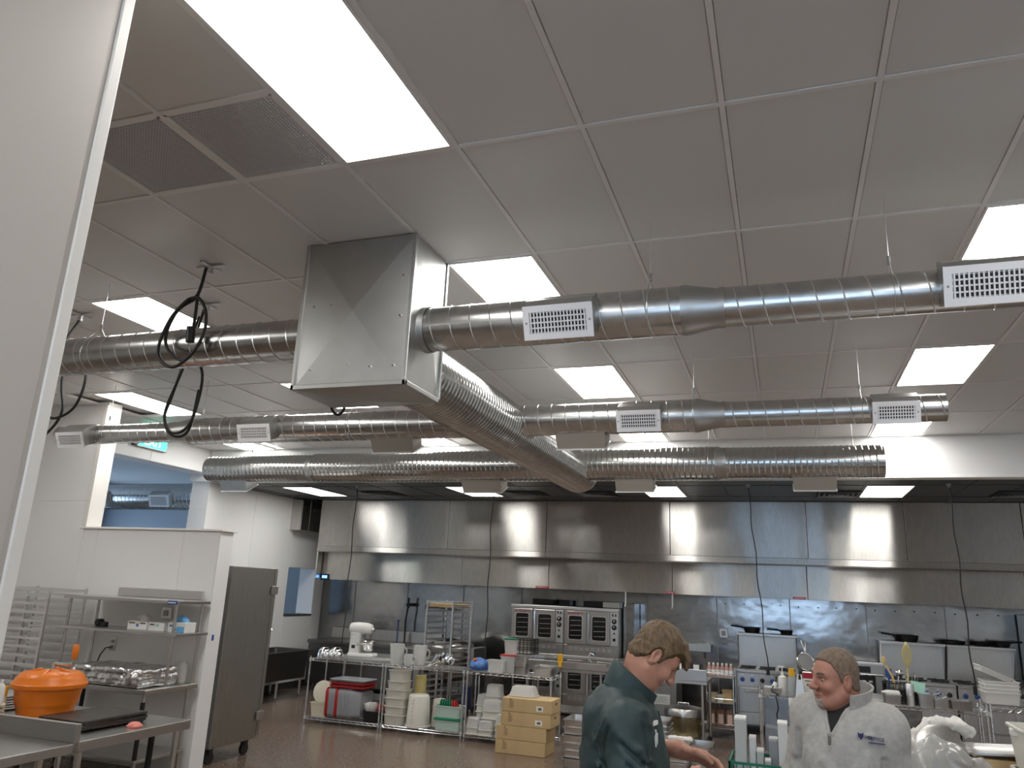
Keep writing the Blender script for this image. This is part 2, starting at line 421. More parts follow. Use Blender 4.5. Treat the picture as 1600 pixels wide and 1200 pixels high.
struct('baseboard_left', MB().box(-8.99,-8.97,Y0,14.0,0,.12), 'base_dark', smooth=0)
# soffit face where the ceiling steps down
sf = struct('wall_soffit', MB().box(-9.35,4.75,10.257,10.40,ZB,4.1), 'white_wall', smooth=0)
panels(sf, [(-8.98+2.44*i, -8.98+2.44*(i+1), ZB+.002, 4.01) for i in range(5)]+[(3.22,4.7,ZB+.002,4.01)], 'y-', 10.257, gap=.002)
struct('trim_4', MB().box(-9.0,4.72,10.235,10.43,ZB-.012,ZB+.004), 'white_trim', smooth=0)
# room beyond the opening
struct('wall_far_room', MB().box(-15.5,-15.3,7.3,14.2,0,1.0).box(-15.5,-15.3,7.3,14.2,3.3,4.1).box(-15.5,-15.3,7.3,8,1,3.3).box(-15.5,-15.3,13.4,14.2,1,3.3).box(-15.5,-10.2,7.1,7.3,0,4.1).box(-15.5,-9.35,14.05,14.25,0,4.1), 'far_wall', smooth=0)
struct('ceiling_far_room', MB().box(-15.5,-9.35,7.3,14.2,4.02,4.1), 'tile_white', smooth=0)
w = struct('window_4', MB().box(-15.44,-15.36,8,13.4,1.0,1.06).box(-15.44,-15.36,8,13.4,3.24,3.3).box(-15.44,-15.36,10.67,10.73,1.06,3.24), 'grey_metal', smooth=0)
obj('pane', MB().box(-15.405,-15.395,8,13.4,1.06,3.24), 'sky_glass', w, smooth=0)

# ================================================================ DUCTWORK
def ring(axis, c, s, r, n):
    if axis == 'x': return [(s, c[0]+r*math.cos(2*PI*j/n), c[1]+r*math.sin(2*PI*j/n)) for j in range(n)]
    return [(c[0]+r*math.cos(2*PI*j/n), s, c[1]+r*math.sin(2*PI*j/n)) for j in range(n)][::-1]
def pipe(axis, c, prof, n=48): return MB().loft([ring(axis, c, s, r, n) for s, r in prof])
def helix(axis, c, r, s0, s1, pitch, t=.004):
    if pitch < .1: t = .008
    m = MB(); n = 26; turns = (s1-s0)/pitch; N = int(turns*n); L = []
    for i in range(N+1):
        a = 2*PI*i/n; s = s0+pitch*i/n; row = []
        for ds, dr in ((-t*1.3,-.001),(0,t),(t*1.3,-.001)):
            rr = r+dr
            if axis == 'x': row.append((s+ds, c[0]+rr*math.cos(a), c[1]+rr*math.sin(a)))
            else: row.append((c[0]+rr*math.cos(a), s+ds, c[1]+rr*math.sin(a)))
        L.append(row)
    return m.loft(L, False, False, close=False)
def register(parent, x, c, r, w, h, tilt, side=-1, depth=.10, back='galvanized_box'):
    "sheet metal boot + white grille; tilt in degrees below horizontal"
    n = Vector((0, side*math.cos(R(tilt)), -math.sin(R(tilt)))); X = Vector((1,0,0)) if side < 0 else Vector((-1,0,0)); U = n.cross(X)
    rot = Matrix((X, U, n)).transposed()
    ctr = Vector((x, c[0], c[1])) + n*(r+depth)
    bt = MB(); e_ = .055 if side < 0 else 0; k = MB().loft([[(-w/2-.01,-h/2,-depth-.05),(w/2+.01,-h/2,-depth-.05),(w/2+.01,h/2+e_,-depth-.05),(-w/2-.01,h/2+e_,-depth-.05)],[(-w/2-.008,-h/2,-depth*.5),(w/2+.008,-h/2,-depth*.5),(w/2+.008,h/2+e_*.7,-depth*.5),(-w/2-.008,h/2+e_*.7,-depth*.5)],[(-w/2,-h/2,0),(w/2,-h/2,0),(w/2,h/2,0),(-w/2,h/2,0)]])
    bt.xf(k, ctr, rot)
    b = obj('register_boot', bt, back, parent, smooth=0)
    f = MB(); e = .03; W2, H2 = w/2+.012, h/2+.012; bw = .035
    for q in (MB().box(-W2,-W2+bw,-H2,H2,0,.010), MB().box(W2-bw,W2,-H2,H2,0,.010), MB().box(-W2+bw,W2-bw,-H2,-H2+bw,0,.010), MB().box(-W2+bw,W2-bw,H2-bw,H2,0,.010)): f.xf(q, ctr, rot)
    obj('grille_frame', f, 'register_white', b, smooth=0)
    d = MB(); d.xf(MB().box(-w/2+.03,w/2-.03,-h/2+.03,h/2-.03,.001,.0025), ctr, rot); obj('dark_throat', d, 'hole_dark', b, smooth=0)
    g = MB(); nb = max(8, int(w/.021)); x0 = -W2+bw; x1 = W2-bw
    for i in range(nb):
        xx = x0+(x1-x0)*(i+.5)/nb; g.xf(MB().box(xx-.0035,xx+.0035,-H2+bw,H2-bw,.005,.010), ctr, rot)
    for i in range(3):
        yy = -H2+bw+(2*H2-2*bw)*(i+1)/4; g.xf(MB().box(x0,x1,yy-.004,yy+.004,.003,.006), ctr, rot)
    obj('grille_bars', g, 'register_white', b, smooth=0, kind='stuff')
    s = MB()
    for sx in (-1,1): s.xf(MB().lathe([(.006,.010),(.004,.013)], n=8), ctr+rot@Vector((sx*(W2-bw/2),0,0)), rot)
    obj('screws', s, 'grey_metal', b, kind='stuff')
def duct(label, axis, c, prof, pitch, regs=(), group=None, skip=()):
    s0, s1 = prof[0][0], prof[-1][0]
    loc = ((s0+s1)/2, c[0], c[1]-prof[0][1]) if axis == 'x' else (c[0], (s0+s1)/2, c[1]-prof[0][1])
    t = thing('spiral_duct', label, 'air duct', loc, group)
    # straight runs and reducers
    for (a, ra), (b, rb) in zip(prof, prof[1:]):
        if abs(ra-rb) < 1e-4:
            obj('pipe', pipe(axis, c, [(a, ra),(b, rb)]), 'galvanized' if pitch > .1 else 'galvanized_rib', t, smooth=50)
            obj('spiral_seam', helix(axis, c, ra, a+.02, b-.02, pitch), 'seam_steel' if pitch > .1 else 'galvanized_rib', t, smooth=60)
        else:
            obj('reducer', pipe(axis, c, [(a-.02, ra+.004),(a, ra+.004),(a+.02,ra),(b-.02, rb),(b,rb+.004),(b+.02, rb+.004)]), 'galvanized_box', t, smooth=30)
    for g in regs: register(t, *g)
    return t
C1, C2, C3 = (3.9, 3.475), (6.33, 3.458), (8.80, 3.468)
TXC = (-2.36, 3.42); TR = .236
# plenum box
pb = thing('plenum_box', 'galvanized sheet metal plenum box hanging from the ceiling with cross broken sides', 'duct box', (-2.345, 3.93, 3.08))
bx = MB(); x0, x1, y0, y1, z0, z1 = -2.715, -1.975, 3.70, 4.15, 3.085, HC
def creased(a, b, c_, d, n, amt=.012):
    ctr = (Vector(a)+Vector(b)+Vector(c_)+Vector(d))/4 + Vector(n)*amt
    return [a, b, c_, d, tuple(ctr)], [(0,1,4),(1,2,4),(2,3,4),(3,0,4)]
P8 = {(i,j,k):((x0,x1)[i],(y0,y1)[j],(z0,z1)[k]) for i in (0,1) for j in (0,1) for k in (0,1)}
faces = {'front_panel':((0,0,0),(1,0,0),(1,0,1),(0,0,1),(0,-1,0)),'side_panel':((1,0,0),(1,1,0),(1,1,1),(1,0,1),(1,0,0)),'back_panel':((1,1,0),(0,1,0),(0,1,1),(1,1,1),(0,1,0)),
         'left_panel':((0,1,0),(0,0,0),(0,0,1),(0,1,1),(-1,0,0)),'bottom_panel':((0,1,0),(1,1,0),(1,0,0),(0,0,0),(0,0,-1))}
for nm, q in faces.items():
    m = MB().add(*creased(P8[q[0]],P8[q[1]],P8[q[2]],P8[q[3]],q[4],.026)); obj(nm, m, 'galvanized_box', pb, smooth=0)
fl = MB(); e = .012
for (a, b) in (((x0,y0),(x1,y0)),((x1,y0),(x1,y1)),((x1,y1),(x0,y1)),((x0,y1),(x0,y0))):
    fl.cbox(((a[0]+b[0])/2,(a[1]+b[1])/2,z0+.014),(abs(a[0]-b[0])+2*e,abs(a[1]-b[1])+2*e,.028))
for a in ((x0,y0),(x1,y0),(x1,y1)): fl.box(a[0]-.012,a[0]+.012,a[1]-.010,a[1]+.012,z0,z1)
obj('corner_seam', fl, 'galvanized_box', pb, smooth=0, bevel=.003)
scr = MB()
for x, z in ((-2.62,3.6),(-2.5,3.6),(-2.25,3.62),(-2.6,3.2),(-2.2,3.2),(-2.05,3.2),(-2.35,3.22),(-2.03,3.75),(-2.03,3.5)): scr.cyl((x,y0-.018,z),(x,y0+.01,z),.006,8)
obj('screws', scr, 'chrome', pb, kind='stuff')
for s, x in ((1,x1),(-1,x0)): obj('duct_collar', MB().loft([ring('x', C1, x+s*a, r, 40) for a, r in ((0,.165),(.004,.15),(.012,.14),(.05,.137))] if s > 0 else [ring('x', C1, x+s*a, r, 40) for a, r in ((.05,.137),(.012,.14),(.004,.15),(0,.165))], False, False), 'galvanized_box', pb, smooth=40)
r1, r1s = .132, .105
duct('front spiral duct left of the plenum box, black cables looped over it', 'x', C1, [(-7.2,r1),(x0-.01,r1)], .125)
duct('front spiral duct right of the plenum box with a reducer and white registers', 'x', C1, [(x1+.01,r1),(-.43,r1),(-.25,r1s),(2.6,r1s)], .125,
  [(-1.08,C1,r1,.36,.16,22,-1,.10),(.97,C1,r1s,.42,.16,16,-1,.09)])
duct('thick corrugated trunk duct running back from the plenum box', 'y', TXC, [(y1-.02,TR),(9.2,TR)], .055)
r2, r2s = .137, .105
duct('middle spiral duct left of the trunk duct, white register at each end', 'x', C2, [(-7.68,r2s),(-6.05,r2s),(-5.83,r2),(TXC[0]-TR+.06,r2)], .125,
  [(-7.27,C2,r2s,.36,.15,24,-1,.13),(-4.87,C2,r2,.36,.15,20,-1,.10),(-3.45,C2,r2,.42,.2,62,1,.10,'boot_beige')])
duct('middle spiral duct right of the trunk duct, open end at far right', 'x', C2, [(TXC[0]+TR-.06,r2),(-.62,r2),(-.42,r2s),(1.20,r2s)], .125,
  [(-1.08,C2,r2,.34,.155,20,-1,.09),(.84,C2,r2s,.30,.145,20,-1,.09),(-1.62,C2,r2,.42,.2,62,1,.10,'boot_beige')])
r3, r3s = .185, .172
duct('rear spiral duct left of the trunk duct, close to the soffit', 'x', C3, [(-7.68,r3s),(-5.98,r3s),(-5.93,r3),(TXC[0]-TR+.06,r3)], .062,
  [(-7.25,C3,r3s,.42,.24,60,1,.11),(-3.5,C3,r3,.5,.24,66,1,.12,'boot_beige')])
duct('rear spiral duct right of the trunk duct, ending before the bare white soffit', 'x', C3, [(TXC[0]+TR-.06,r3),(-.66,r3),(-.58,r3s),(1.04,r3s)], .062,
  [(-1.6,C3,r3,.42,.24,66,1,.11,'boot_beige'),(.35,C3,r3s,.42,.24,66,1,.11,'boot_beige')])
# wire hangers
def hanger(x, c, r, label):
    t = thing('duct_hanger', label, 'hanger', (x, c[0], c[1]), 'duct hanger wires')
    zc = min(HC-.12, c[1]+r+.075)
    obj('wire', MB().cyl((x,c[0],zc),(x,c[0],HC),.0022,6), 'seam_steel', t)
    obj('clip', MB().cyl((x,c[0],zc-.02),(x,c[0],zc+.025),.008,10), 'grey_metal', t)
    pts = [(x,c[0]+(r+.003)*math.sin(a),c[1]+(r+.003)*math.cos(a)) for a in [i*2*PI/24 for i in range(3,22)]]
    obj('sling', MB().tube([(x,c[0],zc)]+pts+[(x,c[0],zc)], .0022, 5), 'seam_steel', t)
for x, c, r, lb in ((-.62,C1,r1,'thin hanger wire on the front duct left of its reducer'),(.56,C1,r1s,'thin hanger wire on the front duct right of its reducer'),(-4.55,C1,r1,'thin hanger wire on the front duct at left, in front of a light panel'),
   (-.65,C2,r2,'thin hanger wire on the middle duct just left of its right reducer'),(.62,C2,r2s,'thin hanger wire on the middle duct near its right open end'),(-5.72,C2,r2,'thin hanger wire on the middle duct at its left reducer'),(-7.0,C2,r2s,'thin hanger wire on the middle duct near the white pillar'),(-3.9,C2,r2,'thin hanger wire on the middle duct left of the plenum bottom'),
   (-.75,C3,r3,'thin hanger wire on the rear duct right of the trunk duct'),(.75,C3,r3s,'thin hanger wire on the rear duct near its right end'),(-7.0,C3,r3s,'thin hanger wire on the rear duct at far left')): hanger(x, c, r, lb)
# ductwork in the blue room beyond the opening
C4 = (11.5, 3.40)
duct('shadowed spiral duct in the blue room beyond the opening', 'x', C4, [(-14.5,.235),(-9.9,.235)], .09, [(-12.35,C4,.235,.42,.2,20,-1,.08),(-10.85,C4,.235,.42,.2,20,-1,.08)])

# ================================================================ COOK LINE
# --- exhaust hood
hood = thing('exhaust_hood', 'long brushed stainless exhaust hood running across the back wall', 'exhaust hood', (-2.6, 13.2, 2.03))
ux = [-8.43,-7.77,-5.72,-3.87,-1.75,.35,1.73,3.25,4.7]
for a, b in zip(ux, ux[1:]): obj('upper_panel', MB().box(a+.004,b-.004,12.85,12.87,2.645,ZB-.003), 'hood_steel', hood, smooth=0, bevel=.003)
for a, b in zip([-8.43,-3.88,.33],[-3.88,.33,4.7]):
    m = MB().loft([[(x,12.842,2.64),(x,12.835,2.55),(x,12.85,2.53),(x,12.89,2.53),(x,12.89,2.64)] for x in (a+.002,b-.002)]); obj('lip_band', m, 'hood_steel', hood, smooth=0)
lx = [-8.40,-5.49,-3.86,-1.75,.32,3.24,4.7]
for a, b in zip(lx, lx[1:]): obj('lower_panel', MB().box(a+.004,b-.004,13.05,13.07,2.03,2.62), 'hood_steel', hood, smooth=0, bevel=.003)
obj('hood_top', MB().box(-8.43,4.7,12.87,14.02,2.62,2.66), 'dark_steel', hood, smooth=0)
obj('end_panel', MB().box(-8.44,-8.41,12.87,14.02,2.05,ZB-.003), 'steel', hood, smooth=0)
for x, w in ((-3.97,.24),(-1.78,.15),(.195,.18)):
    lb = obj('warning_label', MB().box(x-w/2,x+w/2,13.046,13.05,2.035,2.07), 'red_print', hood, smooth=0, label='small red warning label')
    obj('print', MB().box(x-w*.4,x+w*.4,13.044,13.046,2.05,2.056), 'paper', lb, smooth=0)
lc = obj('control_screen', MB().box(-8.41,-8.23,13.03,13.05,2.01,2.13), 'screen_dark', hood, smooth=0, bevel=.004, label='small lit blue control screen')
obj('display', MB().box(-8.375,-8.265,13.027,13.03,2.05,2.10), 'lcd', lc, smooth=0)
# --- control boxes on the left wall
cb = thing('control_box', 'stainless fire control box mounted high on the white left wall', 'control box', (-8.86, 12.98, 2.92))
obj('housing', MB().box(-8.984,-8.76,12.68,13.42,2.92,3.50), 'steel', cb, smooth=0, bevel=.006)
for a, b in ((12.69,12.95),(12.965,13.41)): obj('door', MB().box(-8.76,-8.745,a,b,2.93,3.49), 'steel', cb, smooth=0, bevel=.004)
obj('gauge', MB().cyl((-8.745,12.82,3.33),(-8.73,12.82,3.33),.045,16), 'black_plastic', cb)
obj('nameplate', MB().box(-8.745,-8.742,13.08,13.28,3.30,3.36), 'grey_metal', cb, smooth=0)
# --- hanging power cords
def cord(x, z, label, dx=0, hook=True):
    t = thing('power_drop', label, 'power cord', (x, 10.85, ZB-.03), 'black cords hanging from the dark ceiling')
    obj('ceiling_cup', MB().lathe([(.03,0),(.022,-.03),(.01,-.05)][::-1], (x,10.85,ZB), 10), 'grey_metal', t)
    n = 16; pts = [(x+dx*(i/n)+.012*math.sin(i*1.3), 10.85, ZB-.03-(ZB-.03-z)*i/n) for i in range(n+1)]
    obj('cable', MB().tube(pts, .0075, 6), 'black_rubber', t)
    obj('connector', MB().cyl((x+dx,10.85,z-.07),(x+dx,10.85,z+.03),.022,10), 'black_plastic', t)
cord(-6.49,.62,'leftmost hanging black cord, left of the stand mixer',.0); cord(-4.13,.75,'hanging black cord beside the rolling tray rack',0); cord(-.42,1.15,'hanging black cord in front of the range with blue knobs',.16); cord(2.0,1.1,'rightmost hanging black cord, in front of the ranges',.05)

# --- convection ovens (two double stacks)
def oven(x0, z0, label, glow=0):
    w, h, y0, y1 = .945, .78, 13.15, 13.98
    t = thing('convection_oven', label, 'oven', (x0+w/2, 13.55, z0), 'convection ovens')
    x1 = x0+w
    obj('body', MB().box(x0,x1,y0+.03,y1,z0,z0+h), 'steel', t, smooth=0, bevel=.006)
    obj('top_trim', MB().box(x0-.005,x1+.005,y0-.02,y0+.03,z0+h-.045,z0+h+.005), 'aluminium', t, smooth=0, bevel=.006)
    zz0, zz1 = z0+.185, z0+h-.06
    for i, (a, b) in enumerate(((x0+.05,x0+.40),(x0+.42,x0+.80))):
        d = obj('door', MB().box(a,b,y0-.03,y0+.03,zz0,zz1), 'steel', t, smooth=0, bevel=.008)
        wa, wb = (a+.05,b-.075) if i == 0 else (a+.085,b-.065)
        obj('door_window', MB().loft([rr2((wa+wb)/2,(zz0+zz1)/2,wb-wa,zz1-zz0-.16,.03,y) for y in (y0-.0345,y0-.029)]), 'oven_glass', d, smooth=0)
        obj('window_trim', MB().loft([rr2((wa+wb)/2,(zz0+zz1)/2,wb-wa+.03,zz1-zz0-.13,.035,y) for y in (y0-.032,y0-.028)]), 'aluminium', d, smooth=0)
        rk = MB()
        for k in range(4):
            z = zz0+.14+.08*k; rk.cyl((wa+.025,y0-.036,z),(wb-.012,y0-.036,z+.006),.0035,5)
        obj('oven_rack', rk, 'aluminium', d, kind='stuff')
        if i == 0:
            text('maker_name', 'BLODGETT', .052, 'red_print', d, ((wa+wb)/2, y0-.034, zz1-.042), (1,0,0), (0,0,1))
        else:
            obj('handle', MB().cyl((a+.035,y0-.075,zz0+.03),(a+.035,y0-.075,zz1-.03),.014,10).box(a+.025,a+.045,y0-.075,y0-.03,zz0+.05,zz0+.07).box(a+.025,a+.045,y0-.075,y0-.03,zz1-.07,zz1-.05), 'chrome', d)
    p = obj('control_panel', MB().box(x0+.815,x1-.005,y0-.012,y0+.03,zz0,zz1), 'aluminium', t, smooth=0, bevel=.003)
    xc = x0+.875
    for dz, r in ((.14,.042),(.235,.042)):
        k = obj('knob', MB().lathe([(r,0),(r,.012),(r*.6,.02),(r*.55,.035)], (xc,y0-.012,zz1-dz), 16, Matrix.Rotation(PI/2,3,'X')), 'black_plastic', p)
        obj('knob_mark', MB().cbox((xc,y0-.049,zz1-dz+.01),(.012,.004,.028)), 'paper', k, smooth=0)
    obj('switch', MB().cbox((xc-.025,y0-.016,zz1-.04),(.022,.012,.04)).cbox((xc+.025,y0-.016,zz1-.04),(.022,.012,.04)), 'black_plastic', p, smooth=0, kind='stuff')
    obj('indicator', MB().cbox((xc,y0-.015,zz1-.33),(.026,.01,.026)), 'black_plastic', p, smooth=0)
    obj('rocker', MB().cbox((xc,y0-.016,zz1-.43),(.045,.012,.045)), 'black_plastic', p, smooth=0)
    v = obj('vent_panel', MB().box(x0+.005,x1-.005,y0,y0+.03,z0+.01,z0+.17), 'steel', t, smooth=0, bevel=.003)
    for k in range(8):
        xx = x0+.10+k*.095
        for q in (0,.028): obj('vent_slot', MB().box(xx,xx+.055,y0-.006,y0,z0+.09+q,z0+.108+q), 'paper' if 0 else 'aluminium', v, smooth=0)
    return t
def rr2(cx, cz, w, h, r, y):
    return [(p[0], y, p[1]) for p in rrect(cx, cz, w, h, r, 0)]
for x, side in ((-4.55,'left'),(-3.60,'right')):
    oven(x, .965, 'upper convection oven of the %s double stack' % side); oven(x, .18, 'lower convection oven of the %s double stack' % side)
    for sx in (0,1):
        for sy in (13.25,13.85): pass
lg = thing('oven_stand', 'dark low stand with casters under the double convection ovens', 'stand', (-3.6, 13.55, 0))
obj('frame', MB().box(-4.53,-2.68,13.2,13.95,.13,.178), 'grey_metal', lg, smooth=0)
for x in (-4.45,-3.7,-3.5,-2.75):
    for y in (13.28,13.85): obj('caster', MB().cyl((x-.02,y,.06),(x+.02,y,.06),.06,14).box(x-.03,x+.03,y-.03,y+.03,.09,.13), 'black_rubber', lg)
fl_ = thing('oven_flue', 'low steel flue boxes sitting on top of the convection ovens', 'flue', (-3.6,13.8,1.75))
for a, b, m in ((-4.35,-3.95,'iron'),(-3.85,-3.65,'iron'),(-3.4,-3.05,'iron'),(-3.05,-2.75,'steel')): obj('flue_box', MB().box(a,b,13.72,13.95,1.752,1.85), m, fl_, smooth=0, bevel=.004)
obj('side_screen', MB().box(-2.63,-2.45,13.45,13.98,.15,1.84), 'wall_steel', None, smooth=0, bevel=.004)
tag(bpy.data.objects['side_screen'], 'tall plain stainless side screen right of the ovens', 'panel')
for i, x in enumerate((-2.52,-1.75)):
    obj('hanging_rod', MB().tube([(x,13.06,2.05),(x,13.06,1.83),(x-.012,13.055,1.80)], .012, 8), 'aluminium', hood)

ws = thing('wall_shelf', 'plain steel shelf on the back wall behind the caster table', 'shelf', (-1.75,13.9,1.2))
obj('shelf_board', MB().box(-2.3,-1.22,13.72,14.02,1.22,1.25), 'steel_table', ws, smooth=0, bevel=.004); obj('front_lip', MB().box(-2.3,-1.22,13.712,13.72,1.13,1.25), 'steel', ws, smooth=0)
for x in (-2.2,-1.35): obj('bracket', MB().loft([[(xx,13.74,1.215),(xx,14.02,1.0),(xx,14.02,1.215)] for xx in (x,x+.02)]), 'steel', ws, smooth=0)
wo = thing('wall_outlet', 'small steel outlet box on the back wall above the bottle cart', 'outlet', (-1.02,14.0,1.38)); obj('box', MB().box(-1.09,-.96,13.97,14.03,1.36,1.50), 'aluminium', wo, smooth=0, bevel=.004); obj('socket', MB().box(-1.06,-.99,13.965,13.97,1.39,1.47), 'grey_metal', wo, smooth=0)
# --- ranges
def rangeunit(x0, w, label, group, z_bg=1.47, knobs='knob_blue', pans=True):
    y0, y1 = 13.12, 13.98; x1 = x0+w
    t = thing('gas_range', label, 'range', (x0+w/2, 13.5, 0), group)
    obj('body', MB().box(x0,x1,y0+.04,y1,.15,.90), 'steel', t, smooth=0, bevel=.005)
    obj('cooktop', MB().box(x0,x1,y0-.02,y1,.90,.945), 'steel', t, smooth=0, bevel=.006)
    g = MB()
    for i in range(2):
        for j in range(3):
            cx, cy = x0+w*(.18+.32*j), y0+.24+.33*i; g.box(cx-.12,cx+.12,cy-.006,cy+.006,.945,.965).box(cx-.006,cx+.006,cy-.13,cy+.13,.945,.9648)
            g.lathe([(.06,0),(.05,.012)], (cx,cy,.945), 12)
    obj('grates', g, 'iron', t, smooth=0, kind='stuff')
    obj('backguard', MB().box(x0,x1,y1-.08,y1,.945,z_bg-.04), 'steel', t, smooth=0, bevel=.004)
    obj('high_shelf', MB().box(x0-.005,x1+.005,y1-.34,y1,z_bg-.04,z_bg), 'steel_table', t, smooth=0, bevel=.005)
    for s in (x0, x1-.015): obj('shelf_bracket', MB().loft([[(xx,y1-.08,.96),(xx,y1-.33,z_bg-.04),(xx,y1-.08,z_bg-.04)] for xx in (s,s+.015)]), 'steel', t, smooth=0)
    p = obj('knob_panel', MB().box(x0,x1,y0,y0+.04,.70,.90), 'steel', t, smooth=0, bevel=.004)
    for k in range(6):
        xx = x0+w*(.10+.16*k); mm = knobs if k in (0,1,3,4) else 'black_plastic'
        obj('knob', MB().lathe([(.035,0),(.033,.02),(.02,.024),(.018,.045)], (xx,y0,.80), 14, Matrix.Rotation(PI/2,3,'X')), mm, p)
        obj('knob_label', MB().box(xx-.02,xx+.02,y0-.001,y0,.862,.872), 'paper', p, smooth=0)
    d = obj('oven_door', MB().box(x0+.03,x1-.03,y0-.01,y0+.04,.33,.685), 'steel', t, smooth=0, bevel=.008)
    obj('door_handle', MB().cyl((x0+.12,y0-.06,.64),(x1-.12,y0-.06,.64),.014,10).box(x0+.14,x0+.17,y0-.06,y0,.63,.65).box(x1-.17,x1-.14,y0-.06,y0,.63,.65), 'chrome', d)
    obj('kick_panel', MB().box(x0+.02,x1-.02,y0,y0+.04,.17,.315), 'steel', t, smooth=0, bevel=.003)
    for x in (x0+.06,x1-.06):
        for y in (y0+.08,y1-.08): obj('leg', MB().cyl((x,y,0),(x,y,.15),.022,10,.03), 'aluminium', t)
    return t
rangeunit(-.79,.92,'leftmost gas range, beside the slim bottle cart, two dark pans on its shelf','gas ranges')
rangeunit(1.34,.90,'gas range behind the black utensil basket, right of the dark control panel','gas ranges')
rangeunit(2.26,.90,'rightmost gas range, behind the stack of white tubs','gas ranges')
# oven with dark control panel between the ranges
t = thing('combi_oven', 'low steel oven with black control panel beside the grey fleece man\'s head', 'oven', (.98,13.5,0))
obj('body', MB().box(.62,1.32,13.18,13.98,.12,1.13), 'steel', t, smooth=0, bevel=.006)
obj('top_rail', MB().box(.62,1.32,13.15,13.2,1.13,1.17), 'aluminium', t, smooth=0, bevel=.005)
cp = obj('control_panel', MB().box(.64,1.20,13.16,13.18,.72,.98), 'black_plastic', t, smooth=0, bevel=.004)
for i in range(2):
    for j in range(4): obj('button', MB().cbox((.86+.09*j,13.157,.80+.1*i),(.05,.008,.025)), 'paper', cp, smooth=0)
obj('upper_panel', MB().box(.64,1.14,13.165,13.18,1.02,1.11), 'black_plastic', t, smooth=0, bevel=.003)
obj('door', MB().box(.65,1.29,13.15,13.18,.2,.68), 'dark_steel', t, smooth=0, bevel=.006)
obj('handle', MB().cyl((1.0,13.1,1.0),(1.30,13.1,1.0),.02,10), 'chrome', t)
for x in (.68,1.26):
    for y in (13.25,13.9): obj('leg', MB().cyl((x,y,0),(x,y,.12),.022,10), 'aluminium', t)
# pans on the range shelves
def pan(x, y, z, r, h, label, handle, group='dark pans on the range shelves', lid=False, m='iron'):
    t = thing('frying_pan', label, 'pan', (x,y,z), group)
    obj('bowl', MB().lathe([(r*.8,0),(r*.95,h*.5),(r,h),(r*1.02,h),(r*.97,h-.004),(r*.78,.006)], (x,y,z), 28, cap1=True), m, t, smooth=50)
    hx, hy = handle
    obj('handle', MB().tube([(x+hx*r*.95,y+hy*r*.95,z+h*.8),(x+hx*r*1.4,y+hy*r*1.4,z+h*.95),(x+hx*(r+.2),y+hy*(r+.2),z+h*1.1)], .013, 8), m, t)
pan(-.56,13.8,1.47,.13,.09,'dark deep pan on the shelf of the left range, left end',(-1,.1)); pan(-.02,13.8,1.47,.10,.07,'small dark pan on the shelf of the left range, right end',(-1,-.05))
pan(1.75,13.79,1.47,.16,.10,'tall black pot on the shelf above the utensil basket',(-1,.1)); pan(2.36,13.79,1.47,.19,.055,'wide black skillet on the range shelf crossed by the rightmost hanging cord',(-.2,1))
for i, x in enumerate((2.76,3.02)): pan(x,13.8,1.47,.12,.06+.02*i,'dark pan at the right end of the range shelf, %s of two' % ('first' if i == 0 else 'last'),(1,.1))
# white upright at right edge, black crates
t = thing('refrigerator', 'pale upright cabinet cut off by the right edge of the picture', 'refrigerator', (3.75,13.5,0))
obj('body', MB().box(3.3,4.2,13.1,13.98,.12,1.95), 'white_plastic', t, smooth=0, bevel=.01)
obj('door', MB().box(3.31,4.19,13.06,13.1,.2,1.78), 'white_plastic', t, smooth=0, bevel=.01)
obj('top_panel', MB().box(3.31,4.19,13.06,13.1,1.80,1.94), 'steel', t, smooth=0, bevel=.004)
obj('handle', MB().cyl((3.38,13.02,.9),(3.38,13.02,1.4),.014,10).box(3.37,3.39,13.02,13.07,.92,.94).box(3.37,3.39,13.02,13.07,1.36,1.38), 'chrome', t)
for x in (3.4,4.1):
    for y in (13.2,13.9): obj('foot', MB().cyl((x,y,0),(x,y,.12),.025,10), 'black_plastic', t)

def crate(name, x0, x1, y0, y1, z0, h, m, label, cat, group=None, n=7, rows=4):
    t = thing(name, label, cat, ((x0+x1)/2,(y0+y1)/2,z0), group)
    w = .008
    obj('base', MB().box(x0,x1,y0,y1,z0,z0+.01), m, t, smooth=0)
    sides = (((x0,y0),(x1,y0)),((x1,y0),(x1,y1)),((x1,y1),(x0,y1)),((x0,y1),(x0,y0)))
    for a, b in sides:
        A, B = Vector((*a,0)), Vector((*b,0)); mb = MB(); al = B-A
        for i in range(n+1):
            p = A+al*i/n; mb.box(p.x-w/2,p.x+w/2,p.y-w/2,p.y+w/2,z0+.01,z0+h-.005)
        for j in range(rows+1):
            zz = z0+.012+(h-.012)*j/rows; hh = .012 if j == rows else .006
            lo, hi = Vector((min(A.x,B.x),min(A.y,B.y),0)), Vector((max(A.x,B.x),max(A.y,B.y),0))
            mb.box(lo.x-w*.6,hi.x+w*.6,lo.y-w*.6,hi.y+w*.6,zz-hh,zz+.001)
        obj('lattice_side', mb, m, t, smooth=0)
    return t

